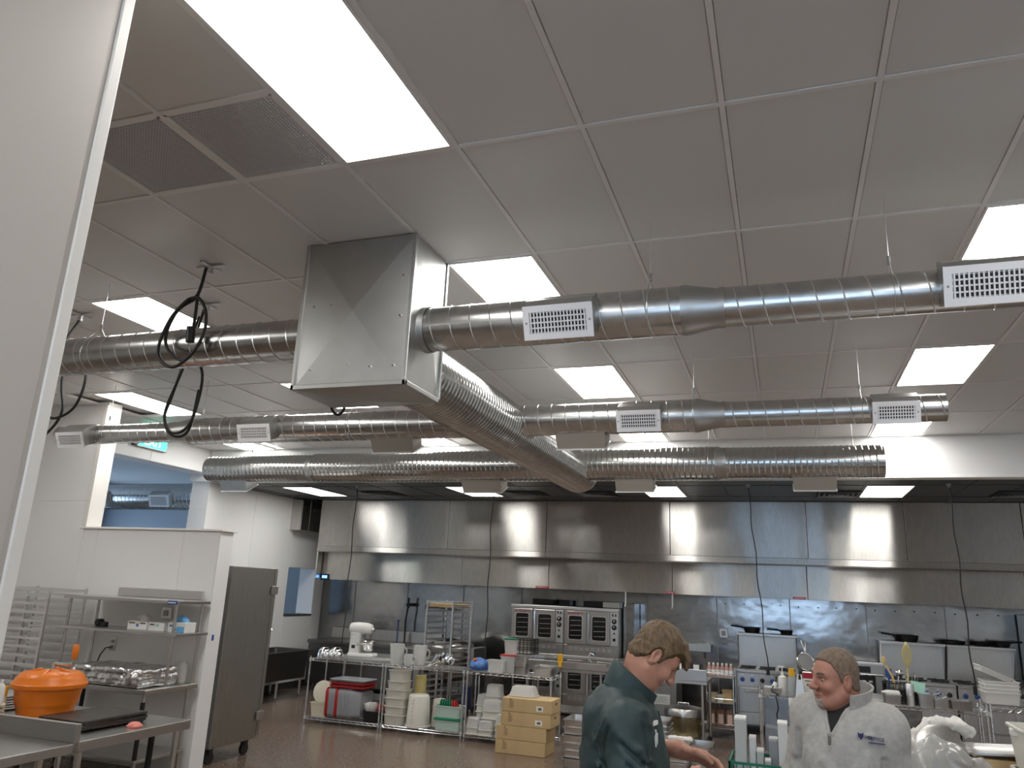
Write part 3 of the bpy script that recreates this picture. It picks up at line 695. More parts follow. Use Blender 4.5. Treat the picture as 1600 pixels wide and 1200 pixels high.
# ================================================================ TABLES, SHELVES, RACKS
def table(name, x0, x1, y0, y1, z, label, legs, cat='table', under=None, m='steel_table', splash=None, group=None, thick=.045, foot='aluminium', r=.02, caster=False, tape=()):
    t = thing(name, label, cat, ((x0+x1)/2,(y0+y1)/2,0), group)
    obj('tabletop', MB().box(x0,x1,y0,y1,z-thick,z), m, t, smooth=0, bevel=.006)
    if splash:
        a, b, c_, d, h = splash; obj('backsplash', MB().box(a,b,c_,d,z+.0005,z+h), m, t, smooth=0, bevel=.004)
    for i, (x, y) in enumerate(legs):
        l = obj('leg', MB().cyl((x,y,.05 if not caster else .12),(x,y,z-thick),r,12), 'steel', t)
        if caster: obj('caster', MB().cyl((x-.015,y,.055),(x+.015,y,.055),.055,14).box(x-.025,x+.025,y-.02,y+.02,.075,.12), 'black_rubber', l)
        else: obj('foot', MB().lathe([(r*.6,0),(r*.9,.02),(r*1.05,.05)], (x,y,0), 10), 'aluminium', l)
        if i in tape: obj('tape_wrap', MB().cyl((x,y,.25),(x,y,z-.12),r+.002,12), 'black_plastic', l)
    if under: obj('undershelf', MB().box(x0+.04,x1-.04,y0+.04,y1-.04,under-.03,under), m, t, smooth=0, bevel=.004)
    return t
def wire_shelf(x0, x1, y0, y1, levels, ph, label, group=None, name='wire_shelf'):
    t = thing(name, label, 'shelf', ((x0+x1)/2,(y0+y1)/2,0), group)
    for x in (x0,x1):
        for y in (y0,y1):
            p = obj('post', MB().cyl((x,y,.03),(x,y,ph),.0125,12), 'chrome', t)
            obj('foot', MB().lathe([(.016,0),(.016,.02),(.008,.035)], (x,y,0), 10), 'grey_metal', p)
            g = MB()
            for k in range(int((ph-.1)/.05)): g.lathe([(.0134,0),(.0134,.004)], (x,y,.08+.05*k), 10)
            obj('post_grooves', g, 'grey_metal', p, kind='stuff')
    for z in levels:
        fr = MB()
        for zz in (z, z-.032):
            fr.tube([(x0,y0,zz),(x1,y0,zz)], .0045, 6).tube([(x0,y1,zz),(x1,y1,zz)], .0045, 6).tube([(x0,y0,zz),(x0,y1,zz)], .0045, 6).tube([(x1,y0,zz),(x1,y1,zz)], .0045, 6)
        s = obj('shelf_frame', fr, 'chrome', t, kind='stuff')
        zz = MB()
        for y in (y0, y1):
            n = int((x1-x0)/.045); zz.tube([(x0+(x1-x0)*i/n, y, z-(.030 if i % 2 else .002)) for i in range(n+1)], .0035, 5)
        for x in (x0, x1):
            n = int((y1-y0)/.045); zz.tube([(x, y0+(y1-y0)*i/n, z-(.030 if i % 2 else .002)) for i in range(n+1)], .0035, 5)
        obj('zigzag_wire', zz, 'chrome', s, kind='stuff')
        d = MB(); n = int((x1-x0)/.026)
        for i in range(1,n): xx = x0+(x1-x0)*i/n; d.box(xx-.0018,xx+.0018,y0,y1,z-.001,z+.0025)
        for k in range(1,3): yy = y0+(y1-y0)*k/3; d.box(x0,x1,yy-.003,yy+.003,z-.006,z-.001)
        obj('deck_wires', d, 'chrome', s, smooth=0, kind='stuff')
        cl = MB()
        for x in (x0,x1):
            for y in (y0,y1): cl.lathe([(.019,0),(.016,.042)], (x,y,z-.036), 10)
        obj('corner_collars', cl, 'aluminium', s, kind='stuff')
    return t
def tub(mb, cx, cy, z0, h, wb, db, wt, dt, r=.03, t=.004, rim=.012, n=3):
    L = [rrect(cx,cy,wb,db,r,z0,n), rrect(cx,cy,wt,dt,r,z0+h-.012,n), rrect(cx,cy,wt+2*rim,dt+2*rim,r+rim,z0+h-.010,n), rrect(cx,cy,wt+2*rim,dt+2*rim,r+rim,z0+h,n),
         rrect(cx,cy,wt-2*t,dt-2*t,r,z0+h,n), rrect(cx,cy,wb-2*t,db-2*t,r,z0+t,n)]
    return mb.loft(L)
def itub(mb, cx, cy, z0, h, wb, db, wt, dt, r=.03, n=3, t=.004, rim=.012):
    "upside down tub: rim at the bottom, closed top"
    L = [rrect(cx,cy,wt-2*t,dt-2*t,r,z0,n), rrect(cx,cy,wt+2*rim,dt+2*rim,r+rim,z0,n), rrect(cx,cy,wt+2*rim,dt+2*rim,r+rim,z0+.01,n), rrect(cx,cy,wt,dt,r,z0+.012,n), rrect(cx,cy,wb,db,r,z0+h-.012,n), rrect(cx,cy,wb-.02,db-.02,r*.8,z0+h,n)]
    mb.loft(L, False, True)
    return mb
SY0, SY1 = 10.35, 10.81
wire_shelf(-6.70,-5.49,SY0,SY1,[.085,.885],.915,'chrome wire shelf unit at left holding grey bus tubs','chrome wire shelves in a row')
wire_shelf(-5.445,-4.235,SY0,SY1,[.085,.885],.915,'middle chrome wire shelf unit holding white buckets and green lids','chrome wire shelves in a row')
wire_shelf(-4.185,-2.985,SY0,SY1,[.085,.885],.915,'right chrome wire shelf unit behind the cardboard boxes','chrome wire shelves in a row')
wire_shelf(-.36,2.10,10.45,10.95,[.885],.98,'long chrome wire shelf behind the man in the grey fleece')
wire_shelf(2.16,3.6,10.95,11.4,[.885],.93,'chrome wire shelf at the right edge under the white tubs')
DZ = .0885; TZ = .8885       # deck surfaces

# --- left shelf unit: contents
t = thing('storage_bin', 'ivory plastic bin holding round clear lids on the left wire shelf', 'bin', (-6.5,10.56,DZ))
obj('tub', tub(MB(),-6.5,10.56,DZ,.19,.26,.34,.30,.38,.03), 'ivory_plastic', t)
for i, (x, r) in enumerate(((-6.53,.155),(-6.45,.15))):
    solo('round_lid', MB().lathe([(r,0),(r,.012),(r*.85,.018),(.02,.02)], (x,10.5+.06*i,DZ+.33), 28, Matrix.Rotation(R(78),3,'X')), 'clear_plastic' if i else 'ivory_plastic', 'round translucent lid standing in the ivory bin, %s' % ('front one' if i == 0 else 'rear one'), 'lid', 'lids in the ivory bin', smooth=50)
solo('round_lid', MB().lathe([(.11,0),(.11,.01),(.09,.016)], (-6.30,10.70,DZ+.42), 26, Matrix.Rotation(R(80),3,'X')), 'clear_plastic', 'round clear lid leaning behind the red and white trays', 'lid', smooth=50)
for i in range(8):
    m = MB(); k = tub(MB(),0,0,0,.19,.34,.36,.38,.42,.05)
    m.xf(k, (-6.19+.052*i if i < 7 else -5.82,10.56,DZ+.215), Matrix.Rotation(R(-90),3,'Y'))
    nm = ['first red','second grey','third grey','second red','fifth grey','sixth grey','seventh grey','last deep grey']
    solo('bus_tub', m, 'red_plastic' if i in (0,3) else 'grey_plastic', '%s bus tub of the row standing on edge, from the left' % nm[i], 'tub', 'bus tubs on edge')
for i, m_ in enumerate(('red_plastic','red_plastic','grey_plastic')):
    solo('tray', tub(MB(),-6.07,10.56,.506+.042*i,.036,.54,.36,.57,.39,.04), m_, ['lower red tray lying on the grey bus tubs','upper red tray lying on the grey bus tubs','pale grey tray on top of the red trays'][i], 'tray', 'trays on the bus tubs')
solo('storage_bin', tub(MB(),-5.645,10.52,DZ,.15,.22,.28,.25,.31,.02), 'black_plastic', 'black bin with red and white scoops on the left wire shelf', 'bin')
for i, (x, m_) in enumerate(((-5.72,'white_plastic'),(-5.67,'white_plastic'),(-5.58,'red_plastic'))):
    solo('scoop', MB().lathe([(.02,0),(.05,.05),(.06,.12),(.05,.16)], (x,10.5,DZ+.09), 14, Matrix.Rotation(R(20*(i-1)),3,'Y')), m_, ['left white scoop in the black bin','right white scoop in the black bin','red scoop in the black bin'][i], 'scoop', smooth=60)
# --- middle unit
zz = DZ
for i in range(6):
    w = .36-.012*(i > 3)*(i-1); h = .13 if i < 5 else .16
    solo('food_container', tub(MB(),-5.295,10.53,zz,h,w*.80,w*.80,w*.86,w*.86,.06), 'milky_plastic', '%s milky food container in the tall stack left of the upturned bucket' % ['bottom','second','third','fourth','fifth','topmost'][i], 'container', 'tall stack of milky containers'); zz += h*.86
solo('food_container', MB().lathe([(.075,0),(.08,.28),(.085,.28),(.085,.64),(.075,.64)], (-5.06,10.735,DZ), 24), 'yellow_liquid', 'tall yellow container behind the stacked milky containers', 'container')
def bucket(x, y, r0, r1, h, label, marks=True):
    t = thing('bucket', label, 'bucket', (x,y,DZ), 'upturned white buckets')
    obj('shell', MB().lathe([(r0+.012,0),(r0+.012,.02),(r0,.024),(r1,h-.02),(r1-.02,h)], (x,y,DZ), 32), 'milky_plastic', t, smooth=50)
    if marks:
        k = MB()
        for i in range(7):
            z = DZ+.06+i*.05; rr = r0+(r1-r0)*(z-DZ)/h+.001; a = -1.7
            k.cbox((x+rr*math.cos(a),y+rr*math.sin(a),z),(.03,.006,.006))
        obj('scale_marks', k, 'pink', t, smooth=0, kind='stuff')
bucket(-4.955,10.50,.17,.145,.42,'large upturned white bucket with red measuring marks'); bucket(-4.72,10.70,.115,.095,.36,'smaller upturned white bucket right of the marked one')
t = thing('food_box', 'clear food box with green lid on the bottom of the middle wire shelf', 'container', (-4.51,10.55,DZ))
obj('tub', tub(MB(),-4.47,10.50,DZ,.13,.36,.20,.39,.22,.03), 'mint_plastic', t); obj('lid', MB().loft([rrect(-4.47,10.50,.42,.25,.04,DZ+.132),rrect(-4.47,10.50,.42,.25,.04,DZ+.15),rrect(-4.47,10.50,.36,.20,.03,DZ+.165)]), 'green_plastic', t)
t = thing('food_box', 'pale food box full of green lids standing on the green lidded box', 'container', (-4.50,10.55,DZ+.166))
obj('tub', tub(MB(),-4.47,10.50,DZ+.166,.15,.34,.20,.37,.22,.03), 'mint_plastic', t)
for i in range(7):
    solo('small_lid', MB().lathe([(.075,0),(.075,.012),(.05,.016)], (-4.60+.035*i,10.50,DZ+.31+.005*(i%2)), 18, Matrix.Rotation(R(75),3,'Y')), 'green_plastic' if i < 5 else 'red_plastic', '%s lid standing in the pale food box, counted from the left' % ['first green','second green','third green','fourth green','fifth green','first red','second red'][i], 'lid', 'lids in the pale food box', smooth=50)
for i in range(3): solo('cutting_board', MB().loft([rr2(-4.36+.03*i,DZ+.40,.03,.32,.012,y) for y in (10.63,10.79)]), 'blue_plastic', ['left','middle','right'][i]+' dark blue board standing at the right end of the middle shelf', 'board', 'dark blue boards')
# --- right unit: stacks of upturned clear containers
def istack(x, y, n, w, d, h, step, z, label, top_narrow=0):
    for i in range(n):
        f = 1
        if top_narrow and i >= n-top_narrow: f = .78
        solo('food_container', itub(MB(),x,y,z+i*step,h,w*.80*f,d*.80*f,w*.9*f,d*.9*f,.03), 'clear_plastic' if (i+n) % 2 else 'milky_plastic', '%s upturned container, %s' % (['bottom','second','third','fourth','fifth','sixth'][i], label), 'container', 'upturned container stacks')
istack(-4.02,10.66,5,.22,.24,.14,.085,DZ,'in the left rear stack behind the shelf front'); istack(-3.86,10.60,6,.31,.28,.15,.095,DZ,'in the tallest stack on the right wire shelf',2)
istack(-4.09,10.44,2,.20,.16,.13,.075,DZ,'in the short front stack at far left of the right shelf'); istack(-3.90,10.43,2,.22,.15,.12,.06,DZ,'in the short front stack below the tallest stack'); istack(-3.68,10.46,3,.18,.18,.14,.07,DZ,'in the stack half hidden by the cardboard boxes')
# --- cardboard boxes
for i in range(4):
    x = -3.565+(.06 if i > 1 else 0)+.01*(i%2); z = .165*i; y0 = 9.88
    t = thing('cardboard_box', '%s of the four stacked cardboard boxes' % ['bottom box','second box from the bottom','third box from the bottom','topmost box'][i], 'box', (x+.33,y0+.2,z), 'stack of cardboard boxes')
    obj('carton', MB().box(x,x+.66,y0,y0+.42,z+.001,z+.163), 'cardboard', t, smooth=0, bevel=.006)
    p = MB()
    for k in range(5): p.box(x+.10,x+.10+(.06 if k % 2 else .045),y0-.002,y0,z+.05+.018*k,z+.056+.018*k)
    p.box(x+.10,x+.125,y0-.002,y0,z+.14,z+.15)
    obj('print', p, 'print_dark', t, smooth=0, kind='stuff')
    obj('tape', MB().box(x-.001,x+.661,y0+.19,y0+.24,z+.163,z+.1645), 'tan', t, smooth=0)
    if i > 1:
        l = obj('shipping_label', MB().box(x+.46,x+.55,y0-.003,y0,z+.03,z+.09), 'paper', t, smooth=0); obj('mark', MB().box(x+.485,x+.53,y0-.005,y0-.003,z+.045,z+.075), 'print_dark', l, smooth=0)
        obj('hand_hole', MB().loft([[(xx,y0+.21+.05*math.cos(a),z+.11+.018*math.sin(a)) for a in [i_*PI/6 for i_ in range(12)]] for xx in (x+.656,x+.6615)]), 'print_dark', t, smooth=0)
t = thing('food_container', 'shallow clear container lying on the topmost cardboard box', 'container', (-3.3,10.1,.66))
obj('tub', itub(MB(),-3.28,10.12,.665,.12,.28,.2,.34,.26,.03), 'clear_plastic', t)
# --- on top of the three units
for i, (x, y, r) in enumerate(((-6.57,10.5,.105),(-6.45,10.63,.11),)):
    solo('mixing_bowl', MB().lathe([(r,0),(r*1.02,.006),(r*.98,.05),(r*.8,.11),(r*.45,.145),(.02,.15)], (x,y,TZ), 28), 'chrome', ['front','rear'][i]+' upturned shiny mixing bowl on the left wire shelf', 'bowl', 'upturned mixing bowls', smooth=60)
def jug(x, y, r, h, label):
    t = thing('measuring_jug', label, 'jug', (x,y,TZ), 'clear measuring jugs')
    obj('body', MB().lathe([(r*.78,0),(r*.95,h*.6),(r,h),(r*1.05,h),(r*.94,h-.004),(r*.75,.006)], (x,y,TZ), 24), 'clear_plastic', t, smooth=60)
    obj('handle', MB().tube([(x+r,y,TZ+h*.85),(x+r+.05,y,TZ+h*.75),(x+r+.045,y,TZ+h*.4),(x+r*.9,y,TZ+h*.3)], .009, 6), 'clear_plastic', t)
    obj('spout', MB().loft([[(x-r,y-.02,TZ+h),(x-r-.03,y,TZ+h),(x-r,y+.02,TZ+h)],[(x-r*.97,y-.005,TZ+h*.8),(x-r*.975,y,TZ+h*.8),(x-r*.97,y+.005,TZ+h*.8)]]), 'clear_plastic', t, smooth=0)
jug(-5.36,10.5,.105,.27,'tall clear measuring jug on the middle wire shelf, left one'); jug(-5.05,10.62,.10,.26,'tall clear measuring jug on the middle wire shelf, right one'); jug(-5.16,10.48,.07,.14,'short clear measuring jug between the two tall ones')
for i in range(3):
    q = Matrix.Rotation(R(55),3,'Y')@Matrix.Rotation(R(10*i),3,'X')
    t = thing('metal_funnel', ['left','middle','right'][i]+' steel scoop lying at the right end of the middle wire shelf', 'scoop', (-4.72+.07*i,10.55,TZ), 'steel scoops')
    obj('cone', MB().lathe([(.022,0),(.055,.09),(.085,.16),(.082,.16),(.05,.09),(.017,.004)], (-4.80+.075*i,10.5+.03*i,TZ+.04), 18, q), 'chrome', t, smooth=60)
    obj('handle', MB().cyl(Vector((-4.80+.075*i,10.5+.03*i,TZ+.04))-q@Vector((0,0,.10)), Vector((-4.80+.075*i,10.5+.03*i,TZ+.04)), .010, 8), 'chrome', t)
def squarebox(x, y, z, w, h, lidm, label):
    t = thing('food_box', label, 'container', (x,y,z))
    obj('tub', tub(MB(),x,y,z,h,w*.8,w*.8,w*.92,w*.92,.02), 'clear_plastic', t)
    obj('lid', MB().loft([rrect(x,y,w,w,.025,z+h+.001),rrect(x,y,w,w,.025,z+h+.02),rrect(x,y,w*.8,w*.8,.02,z+h+.022)]), lidm, t)
    obj('contents', MB().loft([rrect(x,y,w*.74,w*.74,.02,z+.008),rrect(x,y,w*.78,w*.78,.02,z+h*.55)]), 'tan' if lidm == 'red_plastic' else 'mint_plastic', t)
squarebox(-3.66,10.62,TZ,.24,.21,'red_plastic','clear square box with red lid on the right wire shelf'); squarebox(-3.66,10.62,TZ+.234,.17,.19,'green_plastic','smaller clear box with green lid standing on the red lid')
solo('food_container', tub(MB(),-3.80,10.46,TZ,.16,.2,.14,.22,.16,.02), 'clear_plastic', 'clear open container in front of the red lidded box', 'container')
for i in range(5):
    solo('steel_pan', tub(MB(),-3.46,10.54,TZ+.032*i,.11,.13,.13,.15,.15,.02,rim=.01), 'steel_table', ['bottom','second','third','fourth','top'][i]+' square steel pan in the nested stack right of the red lidded box', 'pan', 'nested square steel pans')
for i in range(2): solo('hotel_pan', tub(MB(),-3.13,10.56,TZ+.022*i,.10,.24,.28,.27,.31,.03,rim=.014), 'steel_table', ['lower','upper'][i]+' steel hotel pan at the right end of the right wire shelf', 'pan', 'hotel pans on the right wire shelf')
# --- worktable with stand mixer
table('work_table', -6.62,-4.85,10.95,11.65,.90,'steel work table behind the left wire shelf, white mixer on it',[(-6.52,11.03),(-6.52,11.57),(-4.95,11.03),(-4.95,11.57)],under=.3)
t = thing('stand_mixer', 'white stand mixer with steel bowl on the work table behind the left shelf', 'mixer', (-6.42,11.25,.90))
X, Y, Z = -6.47, 11.25, .90
obj('base', MB().loft([rrect(X+.12,Y,.46,.24,.06,Z),rrect(X+.12,Y,.44,.22,.06,Z+.03)]), 'white_plastic', t)
obj('column', MB().loft([rrect(X,Y,.19,.20,.05,Z+.03),rrect(X,Y,.18,.19,.05,Z+.2),rrect(X+.01,Y,.20,.19,.05,Z+.33)]), 'white_plastic', t, smooth=60)
obj('motor_head', MB().loft([[(xx,Y+a*s,Z+.39+b*s) for a, b in [(.10*math.cos(u),.095*math.sin(u)) for u in [i*PI/8 for i in range(16)]]] for xx, s in ((X-.13,.5),(X-.11,.85),(X,1.0),(X+.16,.98),(X+.24,.8),(X+.26,.4))]), 'white_plastic', t, smooth=60)
obj('attachment_hub', MB().cyl((X+.26,Y,Z+.38),(X+.30,Y,Z+.38),.03,14), 'steel', t)
obj('gearbox', MB().cyl((X+.19,Y,Z+.24),(X+.19,Y,Z+.32),.06,18), 'grey_metal', t)
obj('mixing_bowl', MB().lathe([(.05,0),(.09,.04),(.115,.16),(.118,.16),(.11,.155),(.08,.04)], (X+.21,Y,Z+.05), 28), 'chrome', t, smooth=60)
obj('bowl_yoke', MB().tube([(X+.06,Y-.1,Z+.16),(X+.2,Y-.125,Z+.17),(X+.32,Y-.07,Z+.17)], .012, 8), 'steel', t)
obj('speed_lever', MB().cyl((X,Y-.1,Z+.30),(X-.02,Y-.16,Z+.30),.008,8), 'chrome', t)
obj('switch_plate', MB().cbox((X,Y-.098,Z+.12),(.06,.01,.05)), 'black_plastic', t, smooth=0)
solo('bottle', MB().lathe([(.045,0),(.045,.14),(.02,.17),(.012,.19),(.012,.52),(.02,.53),(.02,.55)], (-5.84,11.4,.90), 14), 'blue_plastic', 'dark blue bottle with thin tall rod behind the white mixer', 'bottle')
# --- braising pan / kettle behind
t = thing('tilting_kettle', 'large steel tilting kettle and its lid behind the clear jugs', 'kettle', (-5.6,12.9,0))
obj('vessel', MB().lathe([(.22,.45),(.36,.55),(.40,.72),(.40,.95),(.42,.95),(.42,.98),(.38,.98)], (-5.55,12.9,0), 32), 'steel', t, smooth=50)
obj('lid', MB().lathe([(.41,0),(.39,.05),(.25,.11),(.05,.14),(.02,.16)], (-5.55,12.9,.985), 32), 'steel', t, smooth=60)
obj('frame', MB().box(-6.1,-5.98,12.6,13.2,.1,1.0).box(-5.12,-5.0,12.6,13.2,.1,1.0), 'steel', t, smooth=0, bevel=.008, kind='stuff')
for x in (-6.04,-5.06):
    for y in (12.68,13.12): obj('foot', MB().cyl((x,y,0),(x,y,.1),.025,10), 'aluminium', t)
obj('lid_handle', MB().tube([(-5.68,12.55,1.06),(-5.68,12.47,1.09),(-5.42,12.47,1.09),(-5.42,12.55,1.06)], .012, 8), 'chrome', t)
t = thing('pot_filler', 'dark pot filler faucet with hoses on the steel wall left of the tray rack', 'faucet', (-6.9,13.9,1.5))
obj('valve', MB().cyl((-6.9,14.02,1.62),(-6.9,13.8,1.62),.03,12).cyl((-6.9,13.84,1.55),(-6.9,13.84,1.75),.02,10), 'black_plastic', t, kind='stuff')
obj('arm', MB().tube([(-6.55,13.84,1.58),(-6.3,13.84,1.60),(-6.05,13.84,1.57),(-5.95,13.84,1.57)], .016, 8), 'dark_steel', t)
for k in range(3): obj('lever', MB().cbox((-6.5+.2*k,13.82,1.62),(.05,.02,.05)), 'black_plastic', t, smooth=0)
obj('hose', MB().tube([(-6.9,13.82,1.56),(-6.93,13.82,1.3),(-6.92,13.82,.9)], .018, 8), 'black_rubber', t); obj('drain_hose', MB().tube([(-6.15,13.82,1.55),(-6.13,13.82,1.3),(-6.15,13.82,1.0)], .014, 8), 'grey_metal', t)
t = thing('cook_counter', 'low dark steel counter in the back left corner beside the kettle', 'counter', (-7.4,13.5,0))
obj('top', MB().box(-8.6,-6.2,13.1,13.98,.86,.92), 'dark_steel', t, smooth=0, bevel=.006)
obj('splash', MB().box(-8.6,-6.2,13.94,13.98,.922,1.12), 'steel', t, smooth=0, bevel=.004)
for a in range(2): obj('front_panel', MB().box(-8.6+1.2*a,-8.6+1.2*(a+1)-.01,13.16,13.96,.15,.86), 'dark_steel', t, smooth=0, bevel=.004)
for x in (-8.4,-7.4,-6.4): obj('leg', MB().cyl((x,13.3,0),(x,13.3,.15),.025,10), 'aluminium', t)
t = thing('side_table', 'small steel table beside the mixer with a splash rail', 'table', (-5.85,12.2,0))
obj('top', MB().box(-6.05,-5.65,12.0,12.4,.97,1.0), 'steel_table', t, smooth=0)
for x in (-6.02,-5.68):
    for y in (12.03,12.37): obj('leg', MB().cyl((x,y,0),(x,y,.97),.015,8), 'steel', t)
# --- bun pan racks
def bunrack(name, loc, w, d, h, n, label, rot=0, group='rolling tray racks', top=None):
    t = thing(name, label, 'rack', (0,0,0), group); b = .028
    for sx in (-1,1):
        for sy in (-1,1):
            x, y = sx*(w/2-b/2), sy*(d/2-b/2)
            p = obj('post', MB().box(x-b/2,x+b/2,y-b/2,y+b/2,.13,h), 'aluminium', t, smooth=0, bevel=.003)
            obj('caster', MB().cyl((x-.014,y,.055),(x+.014,y,.055),.055,14).box(x-.022,x+.022,y-.022,y+.022,.085,.13), 'black_rubber', p)
    for z in (.16, h-.03):
        for sy in (-1,1): obj('cross_rail', MB().box(-w/2+b,w/2-b,sy*(d/2-b/2)-.011,sy*(d/2-b/2)+.011,z-.015,z+.015), 'aluminium', t, smooth=0)
        for sx in (-1,1): obj('side_rail', MB().box(sx*(w/2-b/2)-.011,sx*(w/2-b/2)+.011,-d/2+b,d/2-b,z-.015,z+.015), 'aluminium', t, smooth=0)
    for i in range(n):
        z = .26+(h-.36)*i/(n-1)
        for sx in (-1,1):
            x = sx*(w/2-b); obj('runner', MB().box(min(x,x-sx*.04),max(x,x-sx*.04),-d/2+.01,d/2-.01,z,z+.003).box(x-.0015,x+.0015,-d/2+.01,d/2-.01,z+.003,z+.03), 'aluminium', t, smooth=0)
    if top: obj('cardboard_sheet', MB().box(-w/2+b+.002,w/2-b-.002,-d/2+.05,d/2-.05,h-.11,h-.05), 'cardboard', t, smooth=0, bevel=.01)
    t.location = loc; t.rotation_euler = (0,0,rot)
    return t
bunrack('tray_rack', (-5.22,11.98,0), .54,.56,1.775,17,'open tray rack with cardboard in its top behind the middle wire shelf',R(-12),top=True)
bunrack('tray_rack', (-7.95,6.72,0), .50,.78,1.80,17,'open tray rack beside the left end of the overshelf table',R(90))
bunrack('tray_rack', (-8.80,6.72,0), .50,.72,1.78,17,'open tray rack at far left, partly hidden by the near wall',R(90))

# ================================================================ DISTANCE-FIELD MODELLER (soft and organic shapes)
class SDF:
    def __init__(s, lo, hi, h):
        s.h = h; s.ax = [np.arange(lo[i], hi[i]+h, h, dtype=np.float32) for i in range(3)]
        s.F = np.full([len(a) for a in s.ax], .12, np.float32)
    def win(s, lo, hi):
        sl = []
        for i in range(3):
            a = int(np.searchsorted(s.ax[i], lo[i])); b = int(np.searchsorted(s.ax[i], hi[i])); sl.append(slice(a, max(a, b)))
        sl = tuple(sl); g = [s.ax[0][sl[0]][:,None,None], s.ax[1][sl[1]][None,:,None], s.ax[2][sl[2]][None,None,:]]
        return sl, g
    def op(s, sl, d, k, mode):
        a = s.F[sl]
        if a.size == 0: return s
        if mode == 'sub': d = -d
        h = np.maximum(k-np.abs(a-d), 0)/k
        s.F[sl] = (np.maximum(a, d)+h*h*k*.25) if mode in ('sub','int') else (np.minimum(a, d)-h*h*k*.25)
        return s
    def ell(s, c, r, rot=None, k=.012, mode='add'):
        m = max(r)+.07; sl, g = s.win([c[i]-m for i in range(3)], [c[i]+m for i in range(3)])
        p = [g[i]-c[i] for i in range(3)]
        if rot is not None:
            Rt = rot.transposed() if isinstance(rot, Matrix) else Matrix(rot).transposed(); p = [Rt[i][0]*p[0]+Rt[i][1]*p[1]+Rt[i][2]*p[2] for i in range(3)]
        k0 = np.sqrt(sum((p[i]/r[i])**2 for i in range(3)))+1e-6; k1 = np.sqrt(sum((p[i]/r[i]**2)**2 for i in range(3)))+1e-6
        return s.op(sl, k0*(k0-1)/k1, k, mode)
    def cap(s, a, b, r0, r1=None, k=.012, mode='add'):
        r1 = r0 if r1 is None else r1; m = max(r0, r1)+.07
        sl, g = s.win([min(a[i],b[i])-m for i in range(3)], [max(a[i],b[i])+m for i in range(3)])
        d = [b[i]-a[i] for i in range(3)]; L2 = sum(x*x for x in d)+1e-9
        p = [g[i]-a[i] for i in range(3)]; t = np.clip(sum(p[i]*d[i] for i in range(3))/L2, 0, 1)
        return s.op(sl, np.sqrt(sum((p[i]-d[i]*t)**2 for i in range(3)))-(r0+(r1-r0)*t), k, mode)
    def chain(s, pts, rs, k=.012):
        for i in range(len(pts)-1): s.cap(pts[i], pts[i+1], rs[i], rs[i+1], k)
        return s
    def rbox(s, c, hsz, r, rot=None, k=.01, mode='add'):
        m = Vector(hsz).length+.07; sl, g = s.win([c[i]-m for i in range(3)], [c[i]+m for i in range(3)])
        p = [g[i]-c[i] for i in range(3)]
        if rot is not None:
            Rt = rot.transposed(); p = [Rt[i][0]*p[0]+Rt[i][1]*p[1]+Rt[i][2]*p[2] for i in range(3)]
        q = [np.abs(p[i])-(hsz[i]-r) for i in range(3)]
        d = np.sqrt(sum(np.maximum(x,0)**2 for x in q))+np.minimum(np.maximum(np.maximum(q[0],q[1]),q[2]),0)-r
        return s.op(sl, d, k, mode)
    def grid(s): return s.ax[0][:,None,None], s.ax[1][None,:,None], s.ax[2][None,None,:]
    def wobble(s, amp, fr, seed=0):
        rg = np.random.RandomState(seed); X, Y, Z = s.grid(); n = 0
        for i in range(5):
            d = rg.normal(size=3); d = d/np.linalg.norm(d)*fr*(.6+.35*i); n = n+np.sin(d[0]*X+d[1]*Y+d[2]*Z+rg.rand()*6.28+1.3*np.sin(d[1]*X-d[2]*Y+d[0]*Z))/(1+.35*i)
        s.F = s.F+(amp*n).astype(np.float32); return s
    def mesh(s, xf=None, mb=None):
        F = s.F; S = F < 0; sh = [n-1 for n in F.shape]
        cs = [(i,j,k) for i in (0,1) for j in (0,1) for k in (0,1)]
        cnt = sum(S[i:i+sh[0],j:j+sh[1],k:k+sh[2]].astype(np.int8) for i,j,k in cs)
        I = np.argwhere((cnt > 0)&(cnt < 8)); n = len(I)
        V = np.stack([F[I[:,0]+i,I[:,1]+j,I[:,2]+k] for i,j,k in cs], 1); C = np.array(cs, np.float32)
        acc = np.zeros((n,3), np.float32); w = np.zeros((n,1), np.float32)
        for a in range(8):
            for b in range(a+1,8):
                if np.abs(C[a]-C[b]).sum() != 1: continue
                va, vb = V[:,a], V[:,b]; m = (va < 0) != (vb < 0); t = np.where(m, va/np.where(m, va-vb, 1), 0)[:,None]
                acc += np.where(m[:,None], C[a]+(C[b]-C[a])*t, 0); w += m[:,None]
        P = (I+acc/w)*s.h+np.array([a[0] for a in s.ax], np.float32)
        ids = np.full(sh, -1, np.int32); ids[I[:,0],I[:,1],I[:,2]] = np.arange(n); Q = []
        for ax in range(3):
            u, v = (ax+1)%3, (ax+2)%3; A = [slice(None)]*3; B = [slice(None)]*3; A[ax] = slice(0,-1); B[ax] = slice(1,None)
            E = np.argwhere(S[tuple(A)] != S[tuple(B)]); E = E[(E[:,u] > 0)&(E[:,v] > 0)&(E[:,u] < sh[u])&(E[:,v] < sh[v])]
            def cell(du, dv):
                e = E.copy(); e[:,u] += du; e[:,v] += dv; return ids[e[:,0],e[:,1],e[:,2]]
            q = np.stack([cell(-1,-1),cell(0,-1),cell(0,0),cell(-1,0)],1); ins = S[E[:,0],E[:,1],E[:,2]]
            q[~ins] = q[~ins][:,::-1]; Q.append(q)
        Q = np.concatenate(Q); Q = Q[(Q >= 0).all(1)]
        mb = mb or MB(); vs = P.tolist()
        if xf is not None: vs = [tuple(xf @ Vector(p)) for p in vs]
        return mb.add(vs, Q.tolist())

